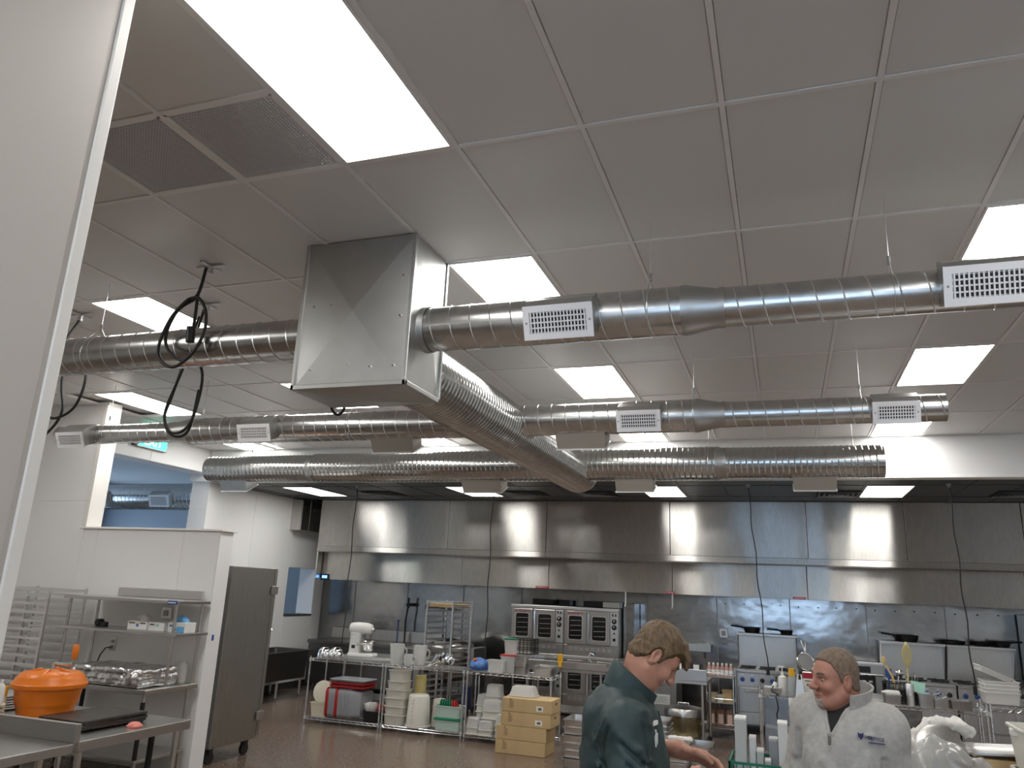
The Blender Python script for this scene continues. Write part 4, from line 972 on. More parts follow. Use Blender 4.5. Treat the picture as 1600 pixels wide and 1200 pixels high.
# ================================================================ LEFT SIDE OBJECTS
def text_plate(parent, name, x0, x1, z0, z1, y, m): return obj(name, MB().box(x0,x1,y-.003,y,z0,z1), m, parent, smooth=0)
TB = table('work_table', -7.45,-5.90,6.31,7.04,.90,'stainless work table with overshelves against the white half wall',[(-7.38,6.38),(-7.38,6.98),(-5.97,6.38),(-5.97,6.98)],under=.26,tape=(0,1,2))
ov = thing('overshelf', 'two tier stainless overshelf standing on the work table by the half wall', 'shelf', (-6.67,6.8,.9))
for x in (-7.40,-5.95):
    for y in (6.62,7.0): obj('upright', MB().cyl((x,y,.901),(x,y,1.70),.016,12), 'steel', ov)
obj('middle_tier', MB().box(-7.50,-5.86,6.56,7.04,1.385,1.415), 'steel_table', ov, smooth=0, bevel=.005)
obj('top_tier', MB().box(-7.45,-5.88,6.56,7.04,1.70,1.735), 'steel_table', ov, smooth=0, bevel=.005)
tp = obj('tape_label', MB().box(-6.02,-5.90,6.553,6.56,1.698,1.735), 'blue_tape', ov, smooth=0, label='blue and white sticker'); obj('white_strip', MB().box(-6.01,-5.91,6.551,6.553,1.71,1.722), 'paper', tp, smooth=0)
solo('steel_strip', MB().box(-7.2,-6.02,7.05,7.08,1.74,1.83), 'aluminium', 'flat steel strip fixed to the half wall above the overshelf', 'strip', smooth=0)
pl = thing('switch_plate', 'steel switch plate on the half wall above the tissue boxes', 'switch', (-6.49,7.075,1.53)); obj('plate', MB().box(-6.56,-6.42,7.078,7.09,1.52,1.64), 'steel', pl, smooth=0, bevel=.004); obj('toggle', MB().box(-6.53,-6.47,7.07,7.079,1.55,1.61), 'grey_metal', pl, smooth=0)
pl = thing('power_outlet', 'steel power outlet on the half wall with a plugged in dark cord', 'outlet', (-7.19,7.075,1.14)); obj('plate', MB().box(-7.23,-7.14,7.078,7.09,1.14,1.29), 'steel', pl, smooth=0, bevel=.004)
for z in (1.18,1.24): obj('socket', MB().box(-7.205,-7.165,7.073,7.079,z-.018,z+.018), 'grey_metal', pl, smooth=0)
obj('cord', MB().tube([(-7.19,7.06,1.18),(-7.24,7.05,1.17),(-7.28,7.03,1.10),(-7.29,7.0,1.0),(-7.28,6.98,.905)], .007, 6), 'black_rubber', pl)
def tissue(x0, x1, h, label, dome, prints):
    t = thing('tissue_box', label, 'box', ((x0+x1)/2,6.78,1.415), 'boxes on the overshelf')
    obj('carton', MB().box(x0,x1,6.70,6.86,1.416,1.416+h), 'paper', t, smooth=0, bevel=.004)
    for (a, b, c, d, m) in prints: obj('print', MB().box(x0+a,x0+b,6.698,6.70,1.416+c,1.416+d), m, t, smooth=0)
    if dome:
        s = SDF((x0,6.68,1.40),(x1,6.88,1.62),.008); s.ell(((x0+x1)/2,6.78,1.416+h+.015),(.075,.05,.05)).wobble(.008,55,3)
        obj('tissue', s.mesh(), 'towel' if dome == 1 else 'lightblue_print', t, smooth=180)
tissue(-6.64,-6.38,.085,'left white wipes box with a tissue sticking out on the overshelf',1,[(.12,.15,.03,.06,'blue_print'),(.02,.1,.06,.075,'print_dark'),(.17,.24,.06,.075,'print_dark')])
tissue(-6.36,-6.15,.085,'middle white box on the overshelf beside the right upright',0,[(.02,.08,.055,.07,'print_dark'),(.10,.14,.045,.07,'green_card')])
tissue(-6.10,-5.88,.10,'right blue and white glove box on the overshelf',2,[(.12,.21,.0,.06,'lightblue_print'),(.02,.1,.055,.075,'blue_print'),(.06,.12,.02,.04,'lightblue_print')])
solo('tape_dispenser', MB().cyl((-7.14,6.78,1.455),(-7.08,6.78,1.455),.04,14).cbox((-7.05,6.78,1.44),(.08,.05,.05)), 'black_plastic', 'small black gadget at the left end of the overshelf middle tier', 'gadget')
# folded foil blanket
s = SDF((-6.98,6.25,.88),(-5.80,6.92,1.18),.011)
for z, x0 in ((.932,-6.82),(.985,-6.86),(1.045,-6.88)): s.rbox(((x0-6.0)/2,6.58,z),((-6.0-x0)/2,.27-.004*z,.034),.03,k=.012)
s.cap((-6.86,6.34,1.0),(-6.86,6.82,1.0),.06,k=.02); s.cap((-6.09,6.34,.99),(-6.07,6.82,.98),.075,k=.02); s.cap((-6.78,6.30,.995),(-6.15,6.30,1.005),.012,.018,k=.015,mode='sub')
s.wobble(.0035,38,1).wobble(.0012,95,3)
s.F = np.maximum(s.F, .903-s.grid()[2])
solo('foil_blanket', s.mesh(), 'foil', 'folded shiny silver insulating blanket on the work table by the half wall', 'blanket', smooth=180)
t = thing('plastic_jar', 'clear plastic jar at the right end of the work table behind the blanket', 'jar', (-6.06,6.93,.9))
obj('jar_body', MB().lathe([(.05,.9),(.055,.92),(.055,1.06),(.045,1.09),(.04,1.11)], (-6.06,6.95,0), 20), 'clear_plastic', t, smooth=50); obj('contents', MB().lathe([(.045,.905),(.047,.96)], (-6.06,6.95,0), 16), 'tan', t)
# low table with sheet pans, bucket
table('work_table', -7.6,-4.88,4.66,5.80,.80,'lower stainless table at left holding dark sheet pans and the orange bucket',[(-4.95,4.74),(-4.95,5.72),(-6.2,4.74),(-6.2,5.72),(-5.2,5.72)],under=.2,thick=.075,r=.024,tape=(4,))
for i in range(5):
    a = R((-2,1,-1,2,0)[i]); m = MB(); k = tub(MB(),0,0,0,.022,.44,.61,.47,.64,.02,t=.002,rim=.008); m.xf(k,(-5.36+.006*(i%3),5.22+.008*(i%2),.801+.0135*i),Matrix.Rotation(a,3,'Z'))
    solo('sheet_pan', m, 'sheet_dark', '%s dark sheet pan in the stack beside the orange bucket' % ['bottom','second','third','fourth','top'][i], 'sheet pan', 'dark sheet pans')
solo('sheet_pan', MB().loft([rrect(-5.36,5.22,.46,.63,.02,.872),rrect(-5.36,5.22,.46,.63,.02,.878)]), 'sheet_dark', 'flat dark griddle sheet lying on the dark sheet pans', 'sheet pan')
for i in range(6):
    solo('sheet_pan', tub(MB(),-6.62+.01*(i%2),5.15,.801+.02*i,.024,.44,.61,.47,.64,.02,t=.002,rim=.008), 'aluminium', '%s pale sheet pan in the stack left of the orange bucket' % ['bottom','second','third','fourth','fifth','top'][i], 'sheet pan', 'pale sheet pans')
solo('scrubber', MB().loft([rrect(-4.98,5.27,.10,.09,.03,.801),rrect(-4.98,5.27,.11,.10,.03,.815),rrect(-4.98,5.27,.06,.06,.02,.84)]), 'pink', 'pink scrubber lying at the right edge of the lower table', 'scrubber', smooth=60)
for i in range(4): solo('plate', MB().lathe([(.06,0),(.10,.02),(.135,.035),(.13,.038),(.06,.008)], (-6.03,4.78,.801+.034*i), 24), 'ivory_plastic', '%s cream plate in the pile at the left picture edge' % ['bottom','second','third','top'][i], 'plate', 'cream plates', smooth=50)
t = thing('sauce_bottle', 'bottle with yellow cap at the left picture edge behind cream plates', 'bottle', (-6.12,4.98,.80)); obj('bottle_body', MB().lathe([(.04,0),(.042,.12),(.03,.17)], (-6.12,4.98,.801), 18), 'ivory_plastic', t, smooth=50); obj('cap', MB().cyl((-6.12,4.98,.972),(-6.12,4.98,1.05),.036,16), 'yellow', t)
solo('bottle', MB().lathe([(.035,0),(.036,.13),(.02,.16),(.012,.165),(.012,.19)], (-5.93,4.80,.94), 16), 'white_plastic', 'small white bottle on the cream plates by the orange bucket', 'bottle', smooth=50)
bx_, by_ = -5.92, 5.24
t = thing('salad_spinner', 'orange plastic salad spinner bucket with crank lid on the lower table', 'bucket', (bx_,by_,.80))
obj('bucket', MB().lathe([(.205,0),(.225,.10),(.226,.105),(.235,.105),(.255,.22),(.262,.225),(.262,.24),(.24,.24)], (bx_,by_,.802), 40), 'orange', t, smooth=40)
obj('lid', MB().lathe([(.262,0),(.288,.002),(.29,.03),(.275,.04),(.262,.075),(.22,.115),(.05,.13),(.02,.135)], (bx_,by_,1.04), 40), 'orange', t, smooth=40)
rb = MB()
for a in (.3,2.0,3.7,5.2): rb.cbox((bx_+.15*math.cos(a),by_+.15*math.sin(a),1.155),(.16,.035,.03),Matrix.Rotation(a,3,'Z')@Matrix.Rotation(R(14),3,'Y'))
obj('lid_ribs', rb, 'orange', t, smooth=0, bevel=.01, kind='stuff')
obj('crank', MB().tube([(bx_,by_,1.17),(bx_,by_,1.215),(bx_+.03,by_-.01,1.23),(bx_+.21,by_-.03,1.225),(bx_+.245,by_-.03,1.24),(bx_+.25,by_-.03,1.28)], .012, 10), 'chrome', t)
obj('crank_knob', MB().lathe([(.018,0),(.024,.02),(.026,.10),(.018,.115)], (bx_+.25,by_-.03,1.275), 16), 'orange', t, smooth=50)
# near table with backsplash at the bottom left corner
table('prep_table', -6.6,-4.45,3.40,4.21,.90,'near stainless prep table with low backsplash in the bottom left corner',[(-4.6,3.5),(-4.6,4.1),(-5.6,3.5),(-5.6,4.1)],splash=(-6.6,-4.45,4.21,4.25,.115),thick=.06,under=.2,r=.024)
# tall rolling cabinet behind the half wall
t = thing('rolling_cabinet', 'tall plain stainless rolling cabinet standing behind the end of the half wall', 'cabinet', (-6.4,7.9,0))
obj('cabinet_body', MB().box(-6.75,-6.0,7.48,8.27,.17,2.12), 'cabinet_steel', t, smooth=0, bevel=.006)
d = obj('door', MB().box(-6.76,-5.995,8.275,8.33,.2,2.12), 'cabinet_steel', t, smooth=0, bevel=.006)
for z in (.42,1.86): obj('hinge', MB().box(-5.995,-5.97,8.22,8.34,z-.05,z+.05), 'steel', d, smooth=0, bevel=.004)
for x in (-6.68,-6.08):
    for y in (7.58,8.18): obj('caster', MB().cyl((x-.018,y,.065),(x+.018,y,.065),.065,16).box(x-.03,x+.03,y-.03,y+.03,.10,.17), 'black_rubber', t)
solo('blue_marker_tape', MB().box(-5.914,-5.911,7.17,7.20,1.32,1.38), 'blue_tape', 'small blue tape mark on the white end of the half wall', 'tape', smooth=0)
# three compartment sink
t = thing('utility_sink', 'dark steel compartment sink on legs against the white left wall', 'sink', (-8.5,11.8,0))
sk = MB(); tub(sk,-8.52,11.75,.33,.46,.70,1.5,.74,1.56,.05,t=.02,rim=.01)
obj('basin', sk, 'dark_steel', t, smooth=30); obj('drainboard', MB().box(-8.92,-8.13,12.53,12.62,.755,.79), 'dark_steel', t, smooth=0, bevel=.006)
obj('splash', MB().box(-8.965,-8.93,10.95,11.9,.78,1.16), 'dark_steel', t, smooth=0, bevel=.004)
for x in (-8.82,-8.22):
    for y in (11.1,11.75,12.42):
        l = obj('leg', MB().cyl((x,y,.05),(x,y,.36),.022,12), 'aluminium', t); obj('foot', MB().lathe([(.02,0),(.026,.05)], (x,y,0), 10), 'grey_metal', l)
fa = obj('faucet', MB().tube([(-8.92,11.72,1.06),(-8.82,11.72,1.08),(-8.72,11.74,1.20),(-8.55,11.80,1.22),(-8.5,11.82,1.13)], .014, 8), 'chrome', t)
for y in (11.62,11.82): obj('tap_handle', MB().cyl((-8.92,y,1.06),(-8.84,y,1.06),.024,10).cyl((-8.86,y,1.06),(-8.86,y,1.12),.01,8), 'chrome', fa)
# exit sign
t = thing('exit_sign', 'green lit exit sign on the white header, half hidden by the middle duct', 'exit sign', (-8.93,9.0,3.78))
obj('housing', MB().box(-8.975,-8.92,8.62,9.22,3.80,4.0), 'grey_metal', t, smooth=0, bevel=.006); obj('lit_panel', MB().box(-8.92,-8.915,8.65,9.19,3.82,3.98), 'exit_green', t, smooth=0)
text('lettering', 'EXIT', .17, 'exit_letter', t, (-8.912,8.92,3.90), (0,1,0), (0,0,1)); obj('end_cap', MB().box(-8.975,-8.915,8.56,8.615,3.81,3.99), 'black_plastic', t, smooth=0)

# --- black cable loops
def loops(name, label, mount, paths, plug=None):
    t = thing(name, label, 'cable', (mount[0],mount[1],mount[2]-.5), 'black cable bundles hanging from the ceiling')
    obj('ceiling_bracket', MB().box(mount[0]-.11,mount[0]+.11,mount[1]-.012,mount[1]+.012,mount[2]-.012,mount[2]).box(mount[0]-.012,mount[0]+.012,mount[1]-.09,mount[1]+.09,mount[2]-.012,mount[2]-.0005).cyl((mount[0],mount[1],mount[2]-.06),(mount[0],mount[1],mount[2]-.01),.022,10), 'aluminium', t)
    for p in paths: obj('cable', MB().tube(smoothpath(p), .0105, 7), 'black_rubber', t)
    if plug: obj('plug', MB().cyl(plug, (plug[0]+.01,plug[1],plug[2]-.10),.028,12), 'black_plastic', t)
def smoothpath(P, n=6):
    P = [Vector(p) for p in P]; out = []
    for i in range(len(P)-1):
        a, b, c_, d = P[max(i-1,0)], P[i], P[i+1], P[min(i+2,len(P)-1)]
        for k in range(n):
            u = k/n; out.append(.5*((2*b)+(-a+c_)*u+(2*a-5*b+4*c_-d)*u*u+(-a+3*b-3*c_+d)*u**3))
    return out+[P[-1]]
yc = 3.70
loops('cable_loop', 'nearest black cable loop, hanging in front of the front duct left of the plenum box', (-3.56,3.80,HC), [
  [(-3.55,yc+.05,3.98),(-3.555,yc+.02,3.78),(-3.62,yc,3.735),(-3.73,yc,3.62),(-3.78,yc-.01,3.44),(-3.74,yc-.02,3.33),(-3.62,yc-.02,3.275),(-3.50,yc-.01,3.36),(-3.44,yc,3.50),(-3.45,yc,3.64),(-3.52,yc,3.74),(-3.58,yc,3.74)],
  [(-3.58,yc+.02,3.745),(-3.70,yc+.02,3.68),(-3.765,yc+.02,3.52),(-3.72,yc+.02,3.40),(-3.58,yc+.02,3.33),(-3.47,yc+.02,3.45)],
  [(-3.555,yc+.02,3.78),(-3.53,yc,3.62),(-3.52,yc-.01,3.52)]], (-3.54,yc-.01,3.54))
yd = 4.28
loops('cable_loop', 'second black cable loop hanging behind the front duct, its bottom showing below', (-4.10,4.40,HC), [
  [(-4.1,4.38,3.98),(-4.1,yd+.02,3.6),(-4.16,yd,3.34),(-4.22,yd,3.12),(-4.14,yd,2.99),(-4.02,yd,3.0),(-3.95,yd,3.12),(-3.93,yd,3.4),(-4.05,yd,3.6)],
  [(-4.12,4.36,3.9),(-4.19,yd+.02,3.3),(-4.235,yd+.02,3.1),(-4.14,yd+.02,2.97),(-4.0,yd+.02,3.0),(-3.96,yd+.02,3.3)]])
ye = 4.25
loops('cable_loop', 'left black cable bundle by the edge of the near wall', (-5.33,4.36,HC), [
  [(-5.33,4.36,3.98),(-5.32,ye,3.75),(-5.40,ye,3.62),(-5.25,ye,3.70),(-5.08,ye,3.60),(-5.02,ye,3.40),(-5.08,ye,3.20),(-5.25,ye,3.12),(-5.40,ye,3.16)],
  [(-5.32,ye+.02,3.75),(-5.28,ye+.02,3.40),(-5.22,ye+.02,3.18),(-5.32,ye+.02,3.02),(-5.5,ye+.02,2.92),(-5.7,ye+.02,2.90)]])
loops('cable_loop', 'small black cable loop showing under the plenum box bottom', (-3.09,4.70,HC), [[(-3.09,4.7,3.98),(-3.10,4.7,3.4),(-3.09,4.7,3.23),(-3.03,4.7,3.175),(-2.98,4.7,3.23),(-2.97,4.7,3.4),(-3.0,4.7,3.8)]])

# ================================================================ MIDDLE AND RIGHT OBJECTS
table('prep_table', -3.75,-2.45,11.30,12.0,.92,'steel table behind the right wire shelf with yellow spray nozzle on it',[(-3.65,11.38),(-3.65,11.92),(-2.55,11.38),(-2.55,11.92),(-2.75,11.38)],splash=(-3.75,-2.45,11.28,11.30,.10),under=.35)
table('prep_table', -2.40,-1.06,11.24,12.0,.90,'steel table on casters behind the man in green, stock pot underneath',[(-2.3,11.32),(-2.3,11.92),(-1.13,11.30),(-1.09,11.92)],splash=(-2.40,-1.06,11.22,11.24,.15),under=.165,caster=True)
t = thing('spray_nozzle', 'yellow spray nozzle hanging on the steel table behind the wire shelf', 'nozzle', (-3.12,11.26,.9)); obj('grip', MB().cbox((-3.12,11.255,1.06),(.07,.04,.12)).cbox((-3.12,11.25,.98),(.05,.035,.08)), 'yellow', t, smooth=0, bevel=.008); obj('hose', MB().tube([(-3.12,11.25,.94),(-3.14,11.25,.90),(-3.16,11.25,.84)], .008, 6), 'grey_metal', t)
t = thing('table_faucet', 'small chrome faucet on the steel table left of the man in green', 'faucet', (-2.78,11.6,.92))
obj('spout', MB().tube([(-2.78,11.6,.92),(-2.78,11.6,1.10),(-2.74,11.56,1.15),(-2.66,11.52,1.12)], .014, 8), 'chrome', t)
for x in (-2.86,-2.70): obj('tap_handle', MB().cyl((x,11.6,.92),(x,11.6,1.02),.012,8).cbox((x,11.6,1.03),(.07,.015,.015)), 'chrome', t)
for i, (x, m_, l) in enumerate(((-3.55,'grey_plastic','grey tray'),(-3.3,'steel_table','steel insert pan'))): solo('insert_pan', tub(MB(),x,11.65,.921,.12,.26,.3,.28,.32,.02), m_, l+' on the steel table behind the right wire shelf', 'pan')
t = thing('wire_basket', 'black wire basket standing behind the red lidded box', 'basket', (-3.62,11.3,.92)) if 0 else crate('wire_basket',-4.35,-3.9,12.3,12.7,.92,.30,'black_plastic','black wire basket behind the red and green lidded boxes','basket')
solo('basket_stand', MB().box(-4.4,-3.85,12.25,12.75,.0,.04).box(-4.38,-4.34,12.3,12.34,.04,.88).box(-3.91,-3.87,12.3,12.34,.04,.88).box(-4.38,-4.34,12.66,12.7,.04,.88).box(-3.91,-3.87,12.66,12.7,.04,.88).box(-4.4,-3.85,12.25,12.75,.88,.919), 'black_plastic', 'black stand under the black wire basket, left of the ovens', 'stand', smooth=0)
# items on the caster table
for (x, w, h, m_, nm, lb, c_) in ((-1.86,.16,.17,'paper','carton','white carton on the caster table behind the green jacket man\'s face','box'),(-1.62,.20,.12,'paper','carton','low white box on the caster table, second from the left','box'),(-1.40,.16,.15,'blue_plastic','carton','dark blue carton with pale print on the caster table','box'),(-1.22,.13,.14,'black_plastic','carton','black carton at the right end of the caster table','box')):
    t = thing(nm, lb, c_, (x,11.6,.90)); obj('carton_body', MB().box(x-w/2,x+w/2,11.45,11.75,.901,.901+h+.06), m_, t, smooth=0, bevel=.004); obj('print', MB().box(x-w*.3,x+w*.3,11.447,11.45,.95+.06,.95+h*.6+.06), 'paper' if m_ != 'paper' else 'grey_metal', t, smooth=0)
t = thing('stock_pot', 'wide bronze stained stock pot with lid on the undershelf of the caster table', 'pot', (-1.42,11.6,.165))
obj('pot_body', MB().lathe([(.24,0),(.25,.02),(.25,.24),(.262,.245)], (-1.42,11.6,.166), 36), 'pot_bronze', t, smooth=40); obj('lid', MB().lathe([(.266,0),(.266,.07),(.25,.10),(.12,.125),(.02,.13)], (-1.42,11.6,.412), 36), 'steel', t, smooth=40)
for s_ in (-1,1): obj('handle', MB().tube([(-1.42+s_*.245,11.50,.33),(-1.42+s_*.31,11.50,.35),(-1.42+s_*.31,11.66,.35),(-1.42+s_*.245,11.66,.33)], .011, 8), 'chrome', t)
obj('lid_handle', MB().tube([(-1.50,11.6,.535),(-1.49,11.6,.57),(-1.35,11.6,.57),(-1.34,11.6,.535)], .01, 8), 'chrome', t)
t = thing('undercounter_refrigerator', 'low steel refrigerator with white notice behind the green jacket man', 'refrigerator', (-2.1,12.6,0))
obj('body', MB().box(-2.62,-1.62,12.42,13.1,.12,.98), 'cabinet_steel', t, smooth=0, bevel=.006)
nt_ = obj('notice', MB().box(-1.97,-1.72,12.416,12.42,.42,.56), 'paper', t, smooth=0); obj('small_tag', MB().box(-1.74,-1.68,12.416,12.42,.70,.73), 'paper', t, smooth=0)
pr = MB()
for k in range(5): pr.box(-1.94,-1.75-.03*(k%2),12.414,12.416,.445+.02*k,.450+.02*k)
obj('notice_print', pr, 'grey_metal', nt_, smooth=0, kind='stuff')
for x in (-2.55,-1.7):
    for y in (12.5,13.0): obj('foot', MB().cyl((x,y,0),(x,y,.12),.022,10), 'aluminium', t)
def panstack(x, y, n, w, d, step, h, group, where, z=.0, m_='steel_table'):
    od = ['bottom','second','third','fourth','fifth','sixth','seventh','eighth']
    for i in range(n): solo('hotel_pan', tub(MB(),x+.006*((i*7)%3-1),y+.006*((i*5)%3-1),z+step*i,h,w*.88,d*.88,w*.94,d*.94,.03,rim=.016), m_, ('top' if i == n-1 else od[i])+' steel pan of '+where, 'pan', group)
panstack(-2.42,9.75,6,.34,.50,.085,.10,'steel pans left of the man in green','the floor stack right of the cardboard boxes')
panstack(-1.30,10.1,4,.30,.50,.07,.12,'steel pans right of the man in green','the floor stack in front of the caster table')
panstack(-1.05,10.25,3,.26,.40,.09,.12,'steel pans beside the right stack','the rightmost floor stack by the caster table')
panstack(-1.60,10.7,7,.26,.40,.065,.08,'steel pans behind the man in green','the tall floor stack close to the green jacket')
s = SDF((-1.45,9.9,.30),(-1.05,10.2,.46),.008); s.cap((-1.38,10.02,.355),(-1.16,10.02,.36),.035,.04).wobble(.004,60,5)
s.F = np.maximum(s.F, .336-s.grid()[2])
solo('towel_roll', s.mesh(), 'towel', 'rolled white towel lying on the floor pans before the stock pot', 'towel', smooth=180)
# wire cart with bottles and cartons
cx0, cx1, cy0, cy1 = -1.19,-.80,12.55,13.05
t = thing('utility_cart', 'slim steel three tier cart with bottles and cartons left of the range', 'cart', (-1.0,12.8,0))
for x in (cx0,cx1):
    for y in (cy0,cy1):
        p = obj('post', MB().cyl((x,y,.11),(x,y,.98),.012,10), 'chrome', t); obj('caster', MB().cyl((x-.014,y,.05),(x+.014,y,.05),.05,12).box(x-.02,x+.02,y-.02,y+.02,.08,.11), 'black_rubber', p)
for z in (.15,.50,.86):
    s_ = obj('tier', MB().box(cx0,cx1,cy0,cy1,z-.012,z), 'steel_table', t, smooth=0); obj('guard_rail', MB().tube([(cx0,cy0,z+.05),(cx1,cy0,z+.05),(cx1,cy1,z+.05),(cx0,cy1,z+.05)], .006, 6, True), 'chrome', s_)
for i in range(6):
    x = -1.155+.064*i
    t = thing('syrup_bottle', '%s pink and white bottle from the left on the top tier of the cart' % ['first','second','third','fourth','fifth','sixth'][i], 'bottle', (x,12.65,.86), 'bottles on the cart')
    obj('bottle_body', MB().lathe([(.027,0),(.028,.12),(.014,.16)], (x,12.65,.861), 14), 'bottle_pink', t, smooth=50); obj('cap', MB().cyl((x,12.65,1.021),(x,12.65,1.05),.015,10), 'paper', t); obj('bottle_label', MB().lathe([(.0286,.02),(.0286,.09)], (x,12.65,.861), 14, cap0=False, cap1=False), 'paper', t)
for i, (x, w, h, m_) in enumerate(((-1.12,.13,.11,'tan'),(-1.0,.10,.09,'ivory_plastic'),(-.90,.16,.16,'cardboard'))): solo('food_container', tub(MB(),x,12.75-.06*(i==1),.501,h,w*.86,.18,w*.92,.2,.015), m_, ['left tan container','small cream container','large brown container'][i]+' on the middle tier of the cart', 'container')
for i in range(3):
    x = -1.13+.13*i
    t = thing('carton', ['left','middle','right'][i]+' brown carton with pale label on the bottom tier of the cart', 'box', (x,12.7,.15), 'cartons on the cart')
    obj('carton_body', MB().loft([rrect(x,12.7,.11,.14,.006,.151),rrect(x,12.7,.11,.14,.006,.36),rrect(x,12.7,.11,.03,.006,.41)]), 'brown_box', t, smooth=0); obj('carton_label', MB().box(x-.035,x+.035,12.626,12.63,.20,.33), 'peach_label', t, smooth=0)
# counter behind the right wire shelf
t = thing('steel_counter', 'blue grey stainless counter back seen under the long wire shelf', 'counter', (.6,11.5,0))
obj('carcass', MB().box(-.34,1.52,11.24,12.0,.13,.80), 'wall_steel', t, smooth=0, bevel=.005); obj('counter_top', MB().box(-.36,1.54,11.2,12.04,.80,.85), 'steel_table', t, smooth=0, bevel=.006); obj('lower_rail', MB().box(-.33,1.51,11.225,11.24,.40,.44), 'steel', t, smooth=0)
for x in (-.28,1.46):
    for y in (11.3,11.9): obj('foot', MB().cyl((x,y,0),(x,y,.13),.022,10), 'aluminium', t)
# things on the long wire shelf
Z2 = .8885
solo('hanging_paper', MB().box(-.03,.26,10.436,10.44,.78,.875), 'paper', 'white paper sheet hanging from the front edge of the long wire shelf', 'paper', smooth=0)
t = thing('pump_bottle', 'white pump soap bottle at the left end of the long wire shelf', 'bottle', (-.09,10.7,Z2)); obj('bottle_body', MB().lathe([(.05,0),(.052,.17),(.045,.2),(.015,.215)], (-.09,10.7,Z2), 18), 'white_plastic', t, smooth=50); obj('pump', MB().cyl((-.09,10.7,Z2+.215),(-.09,10.7,Z2+.31),.008,8).cbox((-.105,10.7,Z2+.315),(.07,.03,.02)).cyl((-.09,10.7,Z2+.215),(-.09,10.7,Z2+.25),.02,10), 'white_plastic', t)
t = thing('sauce_bottle', 'grey bottle with orange cap beside the white pump bottle', 'bottle', (.03,10.66,Z2)); obj('bottle_body', MB().lathe([(.05,0),(.05,.19),(.035,.22)], (.02,10.60,Z2), 18), 'grey_plastic', t, smooth=50); obj('cap', MB().cyl((.02,10.60,Z2+.221),(.02,10.60,Z2+.31),.036,14), 'yellow', t)
t = thing('box_grater', 'pointed steel box grater on the long wire shelf left of the grey fleece', 'grater', (.11,10.55,Z2)); obj('grater_body', MB().loft([rrect(.11,10.55,.12,.09,.008,Z2),rrect(.11,10.55,.075,.06,.008,Z2+.19)]), 'aluminium', t, smooth=0); obj('handle', MB().tube([(.085,10.55,Z2+.19),(.09,10.55,Z2+.25),(.13,10.55,Z2+.25),(.135,10.55,Z2+.19)], .009, 8), 'white_plastic', t)
t = thing('portion_scale', 'white box with red top and printed front beside the man\'s face', 'box', (.26,10.72,Z2)); obj('case', MB().box(.15,.40,10.62,10.84,Z2+.001,Z2+.27), 'white_plastic', t, smooth=0, bevel=.006); obj('red_band', MB().box(.149,.401,10.615,10.625,Z2+.205,Z2+.271), 'red_print', t, smooth=0); obj('front_card', MB().box(.15,.40,10.615,10.62,Z2+.10,Z2+.205), 'paper', t, smooth=0)
pr = MB(); pr.box(.17,.36,10.612,10.615,Z2+.172,Z2+.184)
for k in range(4): pr.box(.19+.05*k,.215+.05*k,10.612,10.615,Z2+.12,Z2+.148)
obj('card_print', pr, 'print_dark', t, smooth=0, kind='stuff')
q = Matrix.Rotation(R(62),3,'X')@Matrix.Rotation(R(25),3,'Y')
t = thing('strainer', 'round wire strainer leaning behind the red topped box', 'strainer', (.24,11.0,.9)); cc = Vector((.20,10.90,1.27))
obj('rim', MB().tube([tuple(cc+q@Vector((.11*math.cos(a),.11*math.sin(a),0))) for a in [i*PI/12 for i in range(24)]], .008, 6, True), 'chrome', t)
obj('mesh_bowl', MB().xf(MB().lathe([(.108,0),(.09,-.05),(.05,-.08),(.01,-.09)][::-1], n=24), cc, q), 'grey_metal', t, smooth=60)
for k in range(2): obj('handle', MB().cyl(tuple(cc+q@Vector((0,.11,0))), tuple(cc+q@Vector((-.05+.06*k,.27,0))), .009, 8), 'chrome', t)
t = thing('dipper_faucet', 'black and white cable end hanging over the long wire shelf', 'cable', (-.20,10.6,Z2)); obj('plug', MB().cyl((-.17,10.62,1.02),(-.20,10.60,.95),.026,12), 'white_plastic', t); obj('cable', MB().tube(smoothpath([(-.16,10.63,1.09),(-.17,10.62,1.03),(-.22,10.55,.93),(-.14,10.5,.895),(-.17,10.42,.88),(-.15,10.42,.75),(-.17,10.42,.65),(-.10,10.42,.5),(-.09,10.42,.36)]), .008, 6), 'black_rubber', t)
solo('steel_pan', tub(MB(),-.22,10.68,Z2,.07,.20,.2,.22,.22,.02), 'steel_table', 'low steel pan at the left end of the long wire shelf', 'pan')
# utensil basket and steel inserts
ub = crate('utensil_basket', 1.06,1.42,10.62,10.84,Z2,.23,'black_plastic','black plastic utensil basket full of kitchen tools on the long wire shelf','basket',n=9,rows=3)
obj('liner', MB().box(1.065,1.415,10.626,10.632,Z2+.02,Z2+.16).box(1.065,1.071,10.632,10.83,Z2+.02,Z2+.16).box(1.409,1.415,10.632,10.83,Z2+.02,Z2+.16), 'black_plastic', ub, smooth=0, kind='stuff')
solo('serving_spoon', MB().tube([(1.22,10.72,.92),(1.16,10.71,1.18),(1.10,10.70,1.30)], .012, 8).sphere((1.08,10.70,1.36),.04,10,6,(.6,.4,1.3)), 'wood_yellow', 'yellow spatula leaning left out of the black utensil basket', 'spatula')
wk = MB(); wk.cyl((1.33,10.74,.93),(1.335,10.74,1.29),.011,8)
for k in range(8):
    a = PI*k/8; wk.tube([(1.335,10.74,1.28)]+[(1.34+.055*math.sin(PI*u)*math.cos(a),10.74+.055*math.sin(PI*u)*math.sin(a),1.28+.31*u) for u in (.15,.3,.5,.7,.85,1)]+[(1.34-.055*math.sin(PI*u)*math.cos(a),10.74-.055*math.sin(PI*u)*math.sin(a),1.28+.31*u) for u in (.85,.7,.5,.3,.15)]+[(1.335,10.74,1.28)], .0035, 5)
